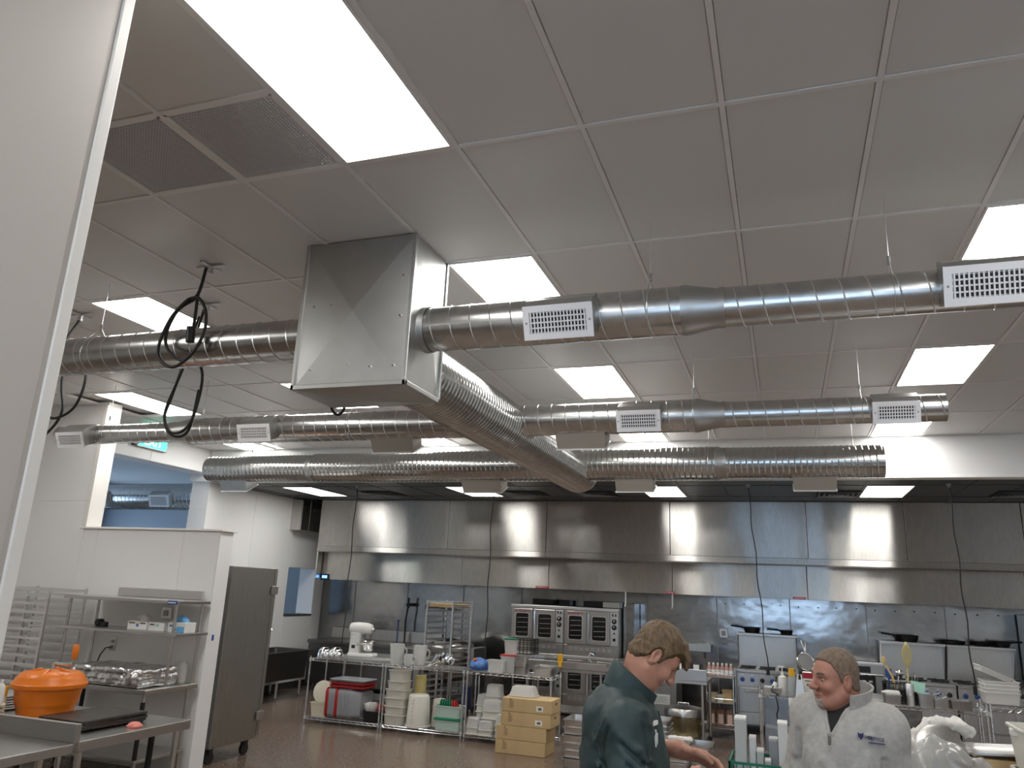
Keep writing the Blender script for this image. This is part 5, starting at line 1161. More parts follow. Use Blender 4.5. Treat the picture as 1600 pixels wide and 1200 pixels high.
solo('whisk', wk, 'straw', 'tall yellowish whisk standing in the black utensil basket', 'whisk')
solo('ladle', MB().cyl((1.20,10.78,.92),(1.24,10.8,1.2),.009,8).sphere((1.25,10.80,1.22),.05,14,8,(1,.6,.8)), 'chrome', 'steel ladle bowl showing above the black utensil basket rim', 'ladle')
solo('whisk', MB().cyl((1.38,10.7,.92),(1.40,10.7,1.12),.009,8).tube([(1.40+.03*math.cos(a),10.7,1.18+.06*math.sin(a)) for a in [i*PI/8 for i in range(16)]], .004, 5, True).tube([(1.40,10.7+.03*math.cos(a),1.18+.06*math.sin(a)) for a in [i*PI/8 for i in range(16)]], .004, 5, True), 'chrome', 'small steel whisk at the right side of the utensil basket', 'whisk')
solo('spatula', MB().cyl((1.12,10.78,.92),(1.13,10.8,1.16),.01,8).cbox((1.13,10.80,1.21),(.07,.02,.10)), 'knob_blue', 'blue handled tool at the left side of the utensil basket', 'spatula')
for (x, w, h, lb, mm) in ((1.12,.19,.11,'steel insert pan with white cloth, leftmost in front of the utensil basket','steel_table'),(1.47,.17,.15,'deep steel insert pan under the green card','steel_table'),(1.62,.16,.11,'small steel insert pan holding loops of tools','steel_table'),(1.83,.24,.10,'wide olive grey insert pan at the right of the long wire shelf','cabinet_steel')):
    solo('insert_pan', tub(MB(),x,10.56-.02*(w<.2),Z2,h,w*.88,.15,w*.95,.17,.02,rim=.01), mm, lb, 'pan', 'insert pans on the long wire shelf')
solo('folded_cloth', MB().loft([rrect(1.12,10.54,.18,.16,.04,Z2+.112),rrect(1.11,10.54,.20,.16,.05,Z2+.13),rrect(1.13,10.54,.14,.12,.04,Z2+.15)]), 'towel', 'white folded cloth lying on the leftmost insert pan', 'cloth', smooth=60)
solo('steel_cylinder', MB().lathe([(.045,0),(.045,.11),(.047,.112),(.047,.125),(.045,.127),(.045,.23),(.04,.24)], (1.315,10.52,Z2), 20), 'aluminium', 'upright steel cylinder between the insert pans', 'canister')
solo('green_card', MB().cbox((1.41,10.60,Z2+.20),(.15,.008,.12),Matrix.Rotation(R(-15),3,'X')@Matrix.Rotation(R(8),3,'Y')), 'green_card', 'pale green card standing in the deep insert pan', 'card', smooth=0)
for k in range(3): solo('ring_tool', MB().tube([(1.60+.025*k+.035*math.cos(a),10.54,Z2+.12+.035*math.sin(a)+.01*k) for a in [i*PI/8 for i in range(16)]], .005, 6, True), 'chrome', ['left','middle','right'][k]+' steel ring tool standing in the small insert pan', 'ring', 'ring tools')
# white tubs at right
for i in range(4): solo('white_tub', tub(MB(),2.36,11.15,.934+.042*i,.13,.34,.30,.37,.33,.03), 'white_plastic', ['bottom','second','third','top'][i]+' white tub of the nested stack on the right edge shelf', 'tub', 'nested white tubs')
m = MB(); m.xf(tub(MB(),0,0,0,.06,.34,.30,.37,.33,.03), (2.30,11.15,1.235), Matrix.Rotation(R(22),3,'Y'))
solo('white_tub', m, 'white_plastic', 'tilted white lid resting on the nested white tubs', 'tub')
crate('black_crate', 2.72,3.15,11.95,12.35,.93,.19,'black_plastic','black crate behind the white tubs at the right edge','crate')
solo('crate_stand', MB().box(2.65,3.25,11.9,12.4,.89,.928).box(2.68,2.72,11.94,11.98,0,.89).box(3.18,3.22,11.94,11.98,0,.89).box(2.68,2.72,12.32,12.36,0,.89).box(3.18,3.22,12.32,12.36,0,.89), 'steel_table', 'steel stand carrying the black crate at the right edge', 'stand', smooth=0)
# bag of rags on right wire shelf
s = SDF((-4.36,10.35,.88),(-3.85,10.75,1.12),.009)
for c_, r_ in (((-4.08,10.50,.95),(.13,.10,.07)),((-4.02,10.56,.97),(.09,.09,.07)),((-4.12,10.56,.99),(.09,.09,.07))): s.ell(c_, r_, k=.03)
s.wobble(.006,45,2); s.F = np.maximum(s.F, .8895-s.grid()[2])
b = solo('rag_bag', s.mesh(), 'blue_print', 'lumpy blue and white bag of rags on the right wire shelf', 'bag', smooth=180)
s = SDF((-4.36,10.35,.88),(-3.85,10.75,1.12),.009); s.ell((-4.24,10.50,.965),(.08,.08,.065)).ell((-4.16,10.46,.93),(.07,.06,.045)).wobble(.005,45,8); s.F = np.maximum(s.F, .889-s.grid()[2])
b2 = obj('pale_rag', s.mesh(), 'towel', b, smooth=180, label='cream coloured rag end'); b2.location = -b.location
obj('orange_print', MB().sphere((-4.13,10.47,1.03),.03,8,6,(1,.6,.7)), 'orange', b)

# ================================================================ FOREGROUND TABLE
table('prep_table', -.55,2.0,4.30,5.55,.86,'stainless prep table in front carrying crates and bagged goods, mostly out of frame',[(-.45,4.4),(-.45,5.45),(1.9,4.4),(1.9,5.45)],under=.25,r=.024)
crate('milk_crate', -.335,-.005,4.72,5.05,.861,.28,'crate_green','dark green plastic crate holding upright grey boards in front','crate',n=9,rows=5)
for (x, y, w, d, z1, m_, lb) in ((-.275,4.83,.060,.12,1.36,'board_grey','tallest grey board at the left end of the green crate'),(-.215,4.86,.035,.09,1.26,'board_white','pale blue white board second from the left in the green crate'),(-.175,4.84,.035,.09,1.20,'board_grey','short grey block in the middle of the green crate'),(-.135,4.80,.030,.06,1.16,'board_grey','shortest grey block in the green crate'),(-.105,4.93,.045,.10,1.25,'grey_plastic','darker grey board behind the short blocks in the green crate'),(-.052,4.85,.050,.12,1.35,'board_white','tall white board at the right end of the green crate')):
    t = thing('storage_board', lb, 'board', (x,y,.872), 'boards in the green crate'); obj('panel', MB().box(x-w/2,x+w/2,y-d/2,y+d/2,.873,z1-.012), m_, t, smooth=0, bevel=.003); obj('end_cap', MB().box(x-w/2-.001,x+w/2+.001,y-d/2-.001,y+d/2+.001,z1-.012,z1), 'white_plastic' if m_ != 'grey_plastic' else 'board_grey', t, smooth=0, bevel=.002)
s = SDF((.36,4.30,.85),(1.05,4.95,1.46),.009)
for c_, r_ in (((.70,4.62,1.09),(.23,.18,.25)),((.55,4.58,1.06),(.13,.15,.22)),((.86,4.66,1.05),(.14,.14,.20)),((.66,4.6,1.25),(.14,.11,.09))): s.ell(c_, r_, k=.06)
s.wobble(.012,22,4).wobble(.0028,60,6); s.F = np.maximum(s.F, .862-s.grid()[2])
t = thing('plastic_bag', 'crumpled clear plastic bag of goods on the front prep table', 'bag', (.72,4.62,.861)); obj('film', s.mesh(), 'bag_clear', t, smooth=180)
s = SDF((.40,4.4,.86),(1.0,4.9,1.32),.014); s.ell((.70,4.63,1.04),(.19,.13,.20)).wobble(.012,22,9); s.F = np.maximum(s.F, .863-s.grid()[2])
obj('bagged_goods', s.mesh(), 'grey_plastic', t, smooth=180)
crate('black_crate', .60,.96,5.02,5.32,.861,.27,'black_plastic','black crate under the round steel lid on the front table','crate',n=8,rows=4)
solo('round_lid', MB().lathe([(.135,0),(.14,.006),(.138,.014),(.118,.022),(.04,.027)], (.76,5.10,1.235), 36, Matrix.Rotation(R(72),3,'X')@Matrix.Rotation(R(14),3,'Y')), 'steel', 'round steel lid tilted on the black crate before the ranges', 'lid', smooth=50)
s = SDF((.50,4.95,1.08),(.98,5.4,1.46),.009)
for a, b_ in (((.60,5.10,1.24),(.72,5.18,1.36)),((.72,5.18,1.37),(.86,5.2,1.36)),((.60,5.08,1.26),(.57,5.1,1.15)),((.86,5.2,1.37),(.92,5.22,1.33))): s.cap(a, b_, .035, .03, k=.03)
s.wobble(.010,48,5).wobble(.004,110,8); solo('towel', s.mesh(), 'towel', 'white crumpled towel behind the round steel lid', 'towel', smooth=180)
solo('sheet_pan', MB().xf(tub(MB(),0,0,0,.02,.34,.30,.36,.32,.02,t=.003,rim=.008), (1.06,5.08,1.265), Matrix.Rotation(R(-3),3,'Y')), 'steel', 'steel tray lying on the brown box in front', 'tray')
t = thing('cardboard_box', 'brown cardboard box under the steel tray on the front table', 'box', (1.08,5.06,.861)); obj('carton', MB().box(.94,1.22,4.92,5.22,.862,1.25), 'cardboard', t, smooth=0, bevel=.005); obj('tape', MB().box(1.06,1.10,4.918,4.92,.90,1.24), 'tan', t, smooth=0)
for i in range(3):
    t = thing('clear_bin', ['bottom','middle','top'][i]+' milky clear bin of the stack at the bottom right corner', 'bin', (1.18,4.6,.861+.20*i), 'clear bins on the front table')
    obj('tub', tub(MB(),1.19,4.62,.862+.20*i,.195,.30,.30,.33,.33,.04), 'milky_plastic' if i else 'clear_plastic', t); obj('latch', MB().cbox((1.02,4.62,1.03+.20*i),(.03,.06,.03)), 'white_plastic', t, smooth=0, bevel=.004)

# ================================================================ PEOPLE
def rotm(f, u=None):
    f = Vector(f).normalized(); l = Vector((0,0,1)).cross(f) if u is None else Vector(u).cross(f); l.normalize(); up = f.cross(l)
    return Matrix((f, l, up)).transposed()
def head_sdf(neck, smile=0, heavy=0):
    s = SDF((-.15,-.115,-.21),(.16,.115,.15), .003)
    s.ell((-.008,0,.036),(.090,.076,.084)); s.ell((.034,0,.012),(.062,.066,.075),k=.03); s.ell((.034,0,-.045),(.060,.058+.006*heavy,.070),k=.03)
    s.ell((.032,0,-.085),(.054,.050+.008*heavy,.034),k=.03); s.ell((.077,0,-.100),(.017,.024,.017),k=.025)
    for y in (-1,1):
        s.cap((.012,.056*y,-.060),(.060,.034*y,-.098),.018,.014,k=.03)                 # jaw line
        s.cap((.088,.012*y,.020),(.074,.046*y,.020),.010,.009,k=.016)                  # brow
        s.ell((.070,.042*y,-.030),(.022,.020,.018+.003*smile),k=.022)                  # cheek
        s.ell((.100,.031*y,.001),(.024,.017,.012),k=.010,mode='sub')                   # eye socket
        s.cap((.083,.018*y,.0095),(.077,.044*y,.008),.0062,.006,k=.004); s.cap((.083,.020*y,-.0105),(.078,.042*y,-.010),.005,.005,k=.005)   # lids
        s.ell((.109,.013*y,-.033),(.011,.008,.008),k=.007)                             # nostril wing
        s.ell((.112,.008*y,-.042),(.005,.004,.005),k=.004,mode='sub')
        s.cap((.100,.020*y,-.040),(.088,.036*y,-.066),.0035,k=.010,mode='sub')          # smile fold
        er = Matrix.Rotation(R(-14),3,'Y')
        s.ell((-.006,.079*y,-.008),(.019,.010,.033),er,k=.008); s.ell((-.002,.087*y,-.004),(.011,.008,.022),er,k=.005,mode='sub'); s.ell((.004,.078*y,-.012),(.006,.008,.010),k=.004); s.ell((-.004,.077*y,-.036),(.010,.007,.010),k=.006)
    s.cap((.092,0,.014),(.121,0,-.026),.009,.0125,k=.014); s.ell((.118,0,-.030),(.013,.012,.011),k=.008)
    s.ell((.096,0,-.060),(.009,.024,.0065),k=.007); s.ell((.093,0,-.073),(.010,.020,.007),k=.007); s.cap((.108,-.020,-.0665),(.108,.020,-.0665),.0035,k=.004,mode='sub')
    if smile: s.ell((.102,0,-.067),(.010,.017,.005),k=.004,mode='sub')
    s.cap((-.030,0,-.055), neck, .056+.008*heavy, .062+.010*heavy, k=.04)
    if heavy: s.cap((.035,0,-.105),(-.01,0,-.15),.030,.045,k=.03)
    return s
def hand(s, w, d, t, n, sc=1.0, curl=.6):
    "palm, four fingers and a thumb; d = towards fingers, t = thumb side, n = palm side"
    w, d, t, n = Vector(w), Vector(d).normalized(), Vector(t).normalized(), Vector(n).normalized()
    P = lambda a, b, c: tuple(w+(d*a+t*b+n*c)*sc)
    rot = Matrix((d, t, n)).transposed()
    s.rbox(P(.048,0,0),(.050*sc,.041*sc,.014*sc),.012*sc,rot,k=.016)
    for i, (b, L) in enumerate(((.031,.070),(.010,.080),(-.011,.074),(-.031,.058))):
        p = [P(.085,b,0)]; ang = .15; a, c = .095, 0
        for q, fr in enumerate((.46,.32,.24)):
            ang += curl*(.5+.35*q); a += L*fr*math.cos(ang); c += L*fr*math.sin(ang); p.append(P(a,b*(1+.05*q),c))
        s.chain(p, [.0098*sc,.0092*sc,.0086*sc,.0075*sc], k=.004)
    s.chain([P(.015,.026,.006),P(.040,.052,.016),P(.068,.060,.028),P(.092,.054,.038)], [.016*sc,.0125*sc,.0105*sc,.0085*sc], k=.008)
def person(name, label, O, fh, pitch, base, tf, spec):
    "O head origin; fh horizontal gaze; base/tf torso frame; spec holds joints as (f,l,z)"
    fh = Vector((*fh,0)).normalized(); ca, sa = math.cos(R(pitch)), math.sin(R(pitch))
    HR = rotm(fh*ca-Vector((0,0,1))*sa, Vector((0,0,1))*ca+fh*sa); HS = spec.get('hs', 1.0)
    HX = Matrix.Translation(Vector(O)) @ (HR*HS).to_4x4()
    tf = Vector((*tf,0)).normalized(); tl = Vector((-tf.y, tf.x, 0))
    g = spec.get('g', 1.0); zc, zs = spec.get('zc', 1.6), spec.get('zs', 1.6)
    Wp = lambda p: tuple(Vector((base[0],base[1],0))+tf*(p[0]*g)+tl*(p[1]*g)+Vector((0,0,zc+(p[2]-zs)*g)))
    Wl = lambda p: tuple(Vector((base[0],base[1],0))+tf*p[0]+tl*p[1]+Vector((0,0,p[2])))
    zf = 2-2/spec['k']; hz = Wp((0,0,.98))[2]; sp_legs = lambda sd: ([Wl((0,.10*sd*g,hz)),Wl((.01,.10*sd*g,(hz+zf)*.5)),Wl((-.02,.10*sd*g,zf+.10))])
    TR = rotm(tf)
    t = thing('person', label, 'person', (base[0], base[1], 0))
    sp = spec; infl = lambda r, d: tuple(x*g+d for x in r)
    def torso(s, d, hips=True):
        for c, r in sp['torso']: s.ell(Wp(c), infl(r, d), TR, k=.06)
        s.cap(Wp(sp['shL']), Wp(sp['shR']), sp['shr']*g+d, k=.05)
    def arm(s, sd, d, end=None):
        sh, el, wr = Wp(sp['sh'+sd]), Wp(sp['el'+sd]), Wp(sp['wr'+sd])
        ar = [x*g for x in sp['ar']]; s.cap(sh, el, ar[0]+d, ar[1]+d, k=.04)
        if end is not None: wr = tuple(Vector(el)+(Vector(wr)-Vector(el))*end)
        s.cap(el, wr, ar[1]+d, (ar[2] if end is None else ar[1]+(ar[2]-ar[1])*end)+d, k=.03)
    b0, b1 = sp['box']
    # body (skin): trunk, arms and legs in one field, head and hands refined and joined in the same mesh
    sk = MB()
    s = SDF(Wp0(b0), Wp0(b1), .008); torso(s, -.03)
    for sd in 'LR': arm(s, sd, -.020)
    for sd in (1,-1): s.chain(sp_legs(sd),[.085,.056,.042],k=.04); s.cap(Wl((-.03,.10*sd*g,zf+.045)),Wl((.12,.11*sd*g,zf+.04)),.036,.032,k=.03)
    nb = Wp(sp['neck']); s.cap(nb, tuple(HX @ Vector((-.012,0,-.05))), .054, k=.03)
    s.mesh(None, sk)
    hs = head_sdf(tuple(HX.inverted() @ Vector(nb)), sp.get('smile',0), sp.get('heavy',0)); hs.mesh(HX, sk)
    for sd in 'LR':
        wr, el = Vector(Wp(sp['wr'+sd])), Vector(Wp(sp['el'+sd])); dd, tt, nn = sp['hand'+sd]
        dd, tt, nn = (TR @ Vector(q) for q in (dd, tt, nn)); a = el+(wr-el)*.45
        c = wr+dd.normalized()*.08; lo = [min(c[i],a[i])-.14 for i in range(3)]; hi = [max(c[i],a[i])+.14 for i in range(3)]
        h = SDF(lo, hi, .0038); q_ = 1/sp['k']; h.cap(tuple(a), tuple(wr), sp['ar'][1]*g*.70, .032*q_, k=.02); h.cap(tuple(wr), tuple(wr+dd.normalized()*.03), .031*q_, .028*q_, k=.02); hand(h, wr+dd.normalized()*.015, dd, tt, nn, 1.06*q_, sp.get('curl',.6)); h.mesh(None, sk)
    obj('body', sk, sp['skin'], t, smooth=180)
    # eyes, brows
    for y in (-1,1):
        EP = lambda k_: MB().add([tuple(HX @ (Vector((.0765,.031*y,-.001))+Vector(v_))) for v_ in k_.v], k_.f); e = obj('eye', EP(MB().sphere((0,0,0),.0105,14,8)), 'eye_white', t, smooth=180)
        obj('iris', EP(MB().sphere((.0085,0,-.002*(1+sp.get('smile',0))),.0048,10,6,(.6,1,1))), 'eye_dark', e, smooth=180)
        eb = MB().tube([tuple(HX @ Vector(p)) for p in ((.0985,.013*y,.024),(.0960,.030*y,.029),(.083,.049*y,.025))], [.0038,.0050,.003], 6); obj('eyebrow', eb, sp['hairm'], t, smooth=180)
    obj('lips', MB().tube([tuple(HX @ Vector(p)) for p in ((.093,-.022,-.0665),(.1005,-.010,-.0625),(.102,0,-.063),(.1005,.010,-.0625),(.093,.022,-.0665))], [.001,.0028,.003,.0028,.001], 6).tube([tuple(HX @ Vector(p)) for p in ((.093,-.018,-.068),(.0995,0,-.0745),(.093,.018,-.068))], [.001,.0035,.001], 6), 'lip', t, smooth=180)
    t_head[t.name] = hs
    return t, HX, Wp, TR, torso, arm
t_head = {}
def Wp0(b): return b
def surf(s, o, d, start=.35):
    "first crossing of a field when coming from outside along -d"
    o, d = Vector(o), Vector(d).normalized(); p = o+d*start
    for _ in range(160):
        ix = [int(round((p[i]-s.ax[i][0])/s.h)) for i in range(3)]
        if all(0 <= ix[i] < len(s.ax[i]) for i in range(3)) and s.F[tuple(ix)] < 0: return p
        p = p-d*.004
    return o
def collar(parent, Wp, c, rb, rf, a0, hgt, zf, slope, lean, m, name='collar', th=.006):
    L = []; n = 28
    for i in range(n+1):
        a = -a0+2*a0*i/n; k = (1-math.cos(a))/2; r = rb+(rf-rb)*k; f, l = -math.cos(a), math.sin(a)
        zb = c[2]-zf*k; row = []
        for dr, dz in ((0,0),(lean*.5,hgt*.5),(lean,hgt),(lean+th,hgt),(lean*.5+th,hgt*.5),(th,0)):
            rr = r+dr; row.append(Wp((c[0]+f*rr+slope[0]*dz, c[1]+l*rr, zb+dz)))
        L.append(row)
    return obj(name, MB().loft(L), m, parent, smooth=60)


def hair_field(hs, line, thick, top, ear=True, pad=.0015):
    "a layer grown from the head surface above a hairline z0(x), fading in over a few millimetres"
    h = SDF((-.15,-.115,-.13),(.16,.115,.16), .003); X, Y, Z = h.grid()
    H = np.full(h.F.shape, .12, np.float32); a = hs.F
    n = [min(a.shape[i], H.shape[i]) for i in range(3)]; off = [int(round((h.ax[i][0]-hs.ax[i][0])/.003)) for i in range(3)]
    m = [min(H.shape[i], a.shape[i]-off[i]) for i in range(3)]
    H[:m[0],:m[1],:m[2]] = a[off[0]:off[0]+m[0], off[1]:off[1]+m[1], off[2]:off[2]+m[2]]
    xs, zs = zip(*line); z0 = np.interp(X, xs, zs)+.010*np.clip((np.abs(Y)-.03)/.03, 0, 1)*(X > .05)
    dz = Z-z0; t = np.clip(dz*.45+pad, -.006, thick)+top*np.clip((Z-.05)/.07, 0, 1)
    h.F = (np.maximum(H-t, -dz*.8)).astype(np.float32)
    if ear:
        for y in (-1,1): h.ell((-.004,.094*y,-.010),(.026,.026,.038),k=.006,mode='sub')
    return h

# ---- man in the dark green jacket, profile to the right, head bowed
sp1 = dict(k=1.13, box=((-1.05,2.45,-.01),(.05,3.45,1.78)), skin='skin_one', hairm='hair_brown', smile=1, hs=.90, curl=.55,
  torso=[((.035,0,1.02),(.155,.185,.16)),((.04,0,1.22),(.165,.190,.20)),((.03,0,1.42),(.155,.195,.20)),((.015,0,1.56),(.125,.185,.12)),((.05,0,1.63),(.07,.10,.07))],
  shL=(.01,.175,1.575), shR=(.01,-.175,1.575), shr=.075, elL=(.0,.37,1.42), elR=(.02,-.29,1.33), wrL=(.255,.15,1.447), wrR=(.21,-.15,1.395), ar=(.072,.054,.036), neck=(.06,0,1.64),
  handL=((.9,-.25,-.22),(.2,-.75,.5),(-.1,-.55,-.8)), handR=((.85,.45,-.05),(.1,.5,.8),(-.2,.8,-.5)))
man1, HX1, W1, TR1, torso1, arm1 = person('person', 'man in a dark green jacket with brown hair bowing his head in profile', (-.462,2.956,1.793), (.945,.327), 46, (-.60,2.93), (.945,.327), sp1)
s = SDF((-1.0,2.5,.86),(-.15,3.45,1.76), .0055); torso1(s, 0)
for sd in 'LR': arm1(s, sd, .008, .52)
s.ell(W1((.04,0,.98)),(.165,.20,.14),TR1,k=.05)
s.wobble(.0035,22,11).wobble(.0016,55,12)
tlv = TR1 @ Vector((0,-1,0)); SN = lambda f, z: tuple(surf(s, W1((f,0,z)), tlv)-tlv*.004)
for f0, z0, f1, z1, r in ((-.02,1.55,.10,1.46,.008),(-.01,1.50,.13,1.38,.010),(.00,1.44,.14,1.345,.010),(.02,1.39,.15,1.33,.010),(-.09,1.52,-.05,1.40,.008),(-.08,1.44,-.01,1.36,.009),(-.10,1.36,.0,1.30,.010),(.05,1.60,.12,1.54,.006),(-.06,1.60,-.09,1.50,.007),(.13,1.36,.17,1.42,.007)):
    a, m_, b = SN(f0,z0), SN((f0+f1)/2,(z0+z1)/2+.006), SN(f1,z1); s.cap(a,m_,r*.5,r,k=.014); s.cap(m_,b,r,r*.4,k=.014)
for f0, z0, f1, z1 in ((-.015,1.525,.11,1.43),(.00,1.47,.13,1.365),(.03,1.415,.15,1.34),(-.085,1.48,-.03,1.385),(-.10,1.40,-.02,1.325),(.060,1.575,.085,1.40),(-.055,1.57,-.075,1.43)):
    a, m_, b = SN(f0,z0), SN((f0+f1)/2,(z0+z1)/2), SN(f1,z1); s.cap(a,m_,.003,.006,k=.016,mode='sub'); s.cap(m_,b,.006,.003,k=.016,mode='sub')
s.F = np.maximum(s.F, .90-s.grid()[2])
s.cap(W1((.075,0,1.62)), tuple(HX1 @ Vector((-.02,0,-.06))), .067, k=.01, mode='sub')
J1 = s
obj('jacket', s.mesh(), 'jacket_green', man1, smooth=180)
L = []; n = 30
for i in range(n+1):                                                       # stand-up collar tilted with the bowed neck
    a = -2.75+5.5*i/n; f, l = -math.cos(a), math.sin(a); row = []
    for dr, dz in ((0,-.045),(.002,-.01),(.004,.035),(.011,.033),(.011,-.01),(.012,-.045)):
        r = .064+dr+.006*(1-math.cos(a))/2; row.append(W1((.053+f*r*1.03+dz*.45, l*r, 1.675+dz-f*.060)))
    L.append(row)
obj('collar', MB().loft(L), 'jacket_green', man1, smooth=60)
for sd in 'LR':
    el, wr = Vector(W1(sp1['el'+sd])), Vector(W1(sp1['wr'+sd])); a = el+(wr-el)*.47; b = el+(wr-el)*.56
    obj('cuff', MB().cyl(tuple(a), tuple(b), .0575, 20, .054), 'jacket_green', man1, bevel=.006)
# placket, badge and pens on the chest
tfv = TR1 @ Vector((1,0,0)); pl_ = []
for z in (1.60,1.55,1.50,1.45,1.40,1.34,1.28):
    p = surf(J1, W1((.0,-.02,z)), tfv); pl_.append(tuple(p+tfv*.002))
obj('placket', MB().tube(pl_, .006, 6), 'jacket_green', man1)
d = (TR1 @ Vector((.86,-.5,0))).normalized(); X = Vector((0,0,1)).cross(d)
for nm, l, z, w, h, m in (('name_badge',-.075,1.575,.05,.014,'paper'),('pen',-.085,1.528,.007,.055,'paper'),('pen',-.070,1.522,.006,.045,'paper')):
    p = surf(J1, W1((.03,l,z)), d)+d*.003; o = MB().cbox(p,(w,.008,h),Matrix((X,d*-1,Vector((0,0,1)))).transposed()); obj(nm, o, m, man1, smooth=0)
# hair
h = hair_field(t_head[man1.name], [(-.12,-.075),(-.06,-.072),(-.034,-.05),(-.022,-.02),(.0,.02),(.012,-.022),(.024,-.018),(.034,.022),(.06,.046),(.085,.066),(.10,.072)], .011, .007)
for i in range(9):
    y = -.048+.012*i; h.cap((.050,y*.9,.108),(.100,y,.074+.004*((i*5)%3)),.014,.011,k=.010); h.cap((.100,y,.074+.004*((i*5)%3)),(.118,y*1.02,.046+.008*((i*7)%3)),.011,.005,k=.008)
X_, Y_, Z_ = h.grid()
h.F = h.F+(.0011*np.sin(170*Y_+30*X_+6*np.sin(40*Z_))+.0010*np.sin(95*X_-150*Y_+60*Z_)+.0016*np.sin(45*X_+34*Z_+40*Y_)).astype(np.float32)
obj('hair', h.mesh(HX1), 'hair_brown', man1, smooth=180)
def trousers(t, Wp, TR, sp, shoes='black_rubber'):
    g, zf = sp.get('g',1), 2-2/sp['k']; hz = Wp((0,0,.98))[2]; tf, tl = TR @ Vector((1,0,0)), TR @ Vector((0,1,0))
    Wl = lambda f, l, z: tuple(Vector((t.location[0],t.location[1],z))+tf*f+tl*(l*g))
    lo = [t.location[0]-.40, t.location[1]-.40, zf]; s = SDF(lo,(lo[0]+.8,lo[1]+.8,hz+.12),.011)
    s.ell(Wl(0,0,hz-.01),(.135*g,.175*g,.11),TR,k=.05)
    for sd in (1,-1): s.chain([Wl(0,.095*sd,hz-.04),Wl(.01,.10*sd,(hz+zf)*.5),Wl(-.02,.10*sd,zf+.09)],[.105*g,.078*g,.070*g],k=.04)
    s.wobble(.003,25,6); s.F = np.maximum(s.F, np.maximum(s.grid()[2]-hz-.02, zf+.07-s.grid()[2])); obj('trousers', s.mesh(), 'trouser_dark', t, smooth=180)
    for sd in (1,-1):
        c = Wl(0,.10*sd,zf); q = SDF((c[0]-.25,c[1]-.25,zf-.02),(c[0]+.25,c[1]+.25,zf+.14),.008); q.cap(Wl(-.06,.10*sd,zf+.05),Wl(.14,.11*sd,zf+.042),.046,.042,k=.03); q.F = np.maximum(q.F, zf+.002-q.grid()[2]); obj('shoe', q.mesh(), shoes, t, smooth=180)
def place(t, k):
    "stand the finished figure at its real distance and real size"
    done = set()
    def walk(o):
        for c in o.children:
            if c.data.name not in done:
                done.add(c.data.name); c.data.transform(Matrix(((k,0,0,0),(0,k,0,0),(0,0,k,2-2*k),(0,0,0,1))))
            walk(c)
    walk(t); t.location = (t.location[0]*k, t.location[1]*k, 0)
trousers(man1, W1, TR1, sp1); place(man1, sp1['k'])

# ---- man in the grey quarter-zip fleece, looking left
sp2 = dict(k=1.22, g=.86, zc=1.60, zs=1.555, box=((-.35,2.6,-.01),(.75,3.6,1.74)), skin='skin_two', hairm='hair_grey', heavy=1, hs=.80,
  torso=[((.02,0,1.02),(.155,.175,.16)),((.035,0,1.20),(.165,.175,.20)),((.025,0,1.40),(.150,.175,.19)),((.005,0,1.53),(.120,.165,.11)),((.0,0,1.60),(.075,.105,.06))],
  shL=(.0,.150,1.558), shR=(.0,-.160,1.555), shr=.070, elL=(-.03,.190,1.27), elR=(-.01,-.215,1.28), wrL=(.17,.13,1.13), wrR=(.19,-.13,1.13), ar=(.070,.056,.036), neck=(.0,0,1.60),
  handL=((.85,-.3,-.4),(.3,-.3,.8),(-.2,-.9,-.2)), handR=((.85,.3,-.4),(.3,.3,.8),(-.2,.9,-.2)))
ZV = 1.512
man2, HX2, W2, TR2, torso2, arm2 = person('person', 'man in a light grey quarter zip fleece with short hair looking left', (.155,3.11,1.742), (-.878,-.478), 3, (.180,3.14), (-.445,-.889), sp2)
def wedge(s, W, z0, sl, dep):
    X, Y, Z = s.grid(); o = Vector(W((0,0,0))); f = TR2 @ Vector((1,0,0)); l = TR2 @ Vector((0,1,0))
    F_ = (X-o.x)*f.x+(Y-o.y)*f.y; L_ = (X-o.x)*l.x+(Y-o.y)*l.y
    return np.maximum(np.maximum(np.abs(L_)-(Z-z0)*sl, dep-F_), z0-Z).astype(np.float32)
s = SDF((-.25,2.7,.90),(.68,3.55,1.72), .0055); torso2(s, .0)
for sd in 'LR': arm2(s, sd, .010, .93)
s.ell(W2((.03,0,.98)),(.15,.165,.12),TR2,k=.05); s.wobble(.004,16,21).wobble(.0014,50,22)
tv2 = TR2 @ Vector((1,0,0)); SN2 = lambda l, z: tuple(surf(s, W2((0,l,z)), tv2)-tv2*.004)
for l0, z0, l1, z1, r in ((.13,1.52,.16,1.38,.009),(.12,1.45,.09,1.32,.010),(.19,1.40,.13,1.33,.009),(-.10,1.50,-.13,1.38,.009),(-.19,1.42,-.13,1.36,.009),(-.20,1.36,-.12,1.31,.010),(-.03,1.42,.06,1.34,.008),(.20,1.34,.14,1.29,.009)):
    s.cap(SN2(l0,z0),SN2(l1,z1),r,r*.5,k=.02)
for l0, z0, l1, z1 in ((.170,1.44,.160,1.30),(-.160,1.50,-.155,1.34),(-.17,1.395,-.12,1.335)):
    q = .0055; a, m_, b = SN2(l0,z0), SN2((l0+l1)/2,(z0+z1)/2), SN2(l1,z1); s.cap(a,m_,q*.7,q,k=.022,mode='sub'); s.cap(m_,b,q,q*.7,k=.022,mode='sub')
s.F = np.maximum(s.F, .94-s.grid()[2])
s.F = np.maximum(s.F, -wedge(s, W2, W2((0,0,ZV))[2], .40, .03))
s.cap(W2((.01,0,1.58)), tuple(HX2 @ Vector((-.02,0,-.07))), .064, k=.01, mode='sub')
F2 = s
obj('fleece', s.mesh(), 'fleece', man2, smooth=180)
s = SDF((-.1,2.85,1.35),(.5,3.45,1.72), .005)
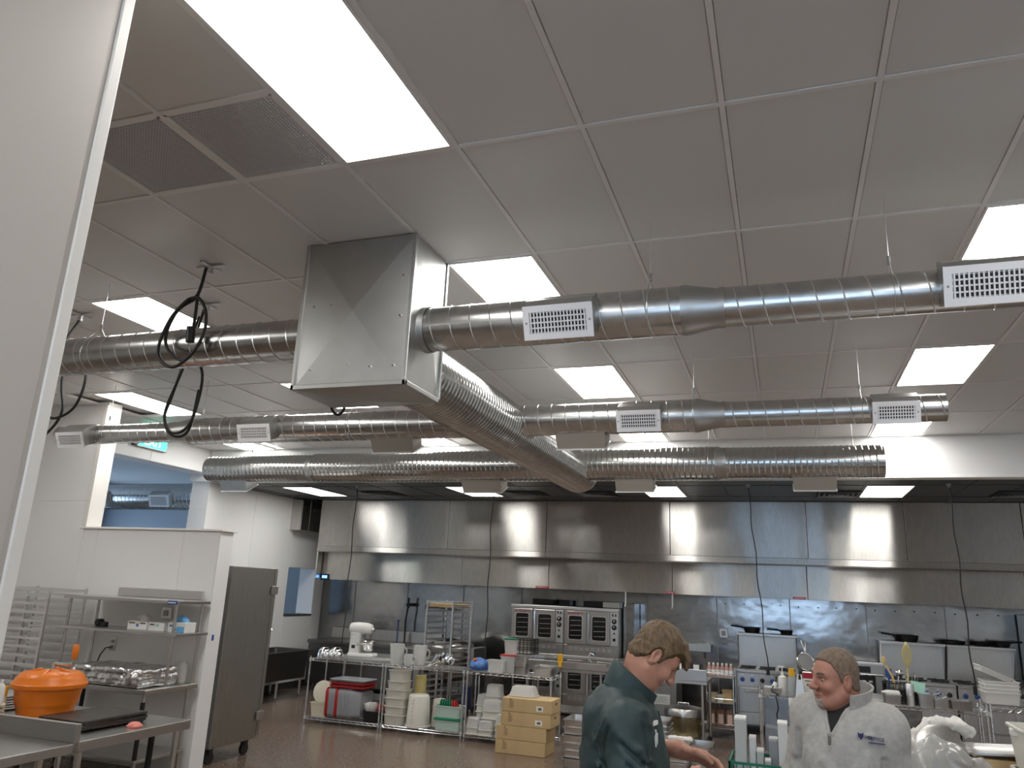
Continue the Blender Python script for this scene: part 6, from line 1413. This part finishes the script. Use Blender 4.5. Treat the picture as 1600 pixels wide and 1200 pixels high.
for c, r in sp2['torso'][2:]: s.ell(W2(c), tuple(x*.86-.012 for x in r), TR2, k=.06)
s.cap(W2((.005,0,1.58)),W2((.01,0,1.645)),.066,.060,k=.02); s.F = np.maximum(s.F, np.maximum(s.grid()[2]-W2((0,0,1.655))[2], W2((0,0,1.47))[2]-s.grid()[2]))
obj('undershirt', s.mesh(), 'shirt_black', man2, smooth=180)
collar(man2, W2, (.005,0,1.632), .080, .094, 2.55, .080, .050, (.0,0), .022, 'fleece', th=.010)
tf2 = TR2 @ Vector((1,0,0))
for sd in (1,-1):
    pts = []
    for k in range(7):
        z = ZV+.003+.024*k; l = sd*(z-ZV)*.40; p = surf(F2, W2((0,l+sd*.006,z)), tf2); pts.append(tuple(p+tf2*.001))
    obj('zip_edge', MB().tube(pts, .005, 6), 'fleece', man2)
p = surf(F2, W2((0,0,ZV-.012)), tf2)+tf2*.004
obj('zip_pull', MB().cyl(tuple(p+Vector((0,0,.012))), tuple(p-Vector((0,0,.016))), .005, 8), 'grey_metal', man2)
nd = (tf2*.93+(TR2 @ Vector((0,1,0)))*.36).normalized(); X = Vector((0,0,1)).cross(nd)
p = surf(F2, W2((0,.098,1.522)), nd)+nd*.004
lt = text('lettering', 'HERMICE', .0145, 'logo_navy', man2, tuple(p+X*.010), tuple(X-Vector((0,0,.08))), (0,0,1), .0025, label='small navy embroidered lettering')
text('lettering_line', 'PROPERTIES', .006, 'logo_navy', man2, tuple(p+X*.014-Vector((0,0,.014))), tuple(X-Vector((0,0,.08))), (0,0,1), .0025) if 0 else obj('lettering_line', MB().cbox(p+X*.016-Vector((0,0,.014)),(.05,.004,.0025),Matrix((X,-nd,Vector((0,0,1)))).transposed()), 'logo_navy', man2, smooth=0)
q = p-X*.031+Vector((0,0,.004)); cr = MB()
cr.xf(MB().loft([[(a,b,dz) for a, b in ((-.009,.011),(-.003,.007),(.003,.007),(.009,.011),(.008,-.002),(0,-.012),(-.008,-.002))] for dz in (-.002,.002)]), q, Matrix((X, Vector((0,0,1)), nd)).transposed()); obj('crest', cr, 'logo_navy', man2, smooth=0)
h = hair_field(t_head[man2.name], [(-.12,-.045),(-.06,-.052),(-.034,-.040),(-.022,-.02),(.0,.02),(.010,-.02),(.022,-.012),(.034,.030),(.050,.052),(.070,.080),(.10,.086)], .005, .007)
X_, Y_, Z_ = h.grid(); h.F = h.F+(.0006*np.sin(210*X_+140*Y_)+.0006*np.sin(180*Z_-150*Y_+90*X_)).astype(np.float32)
obj('hair', h.mesh(HX2), 'hair_grey', man2, smooth=180)
h = SDF((.04,-.06,-.13),(.125,.06,-.04), .003); h.ell((.081,0,-.101),(.020,.029,.020)); h.cap((.092,-.022,-.085),(.092,.022,-.085),.0075,k=.012)
obj('goatee', h.mesh(HX2), 'beard', man2, smooth=180)
trousers(man2, W2, TR2, sp2); place(man2, sp2['k'])
bpy.context.view_layer.update()
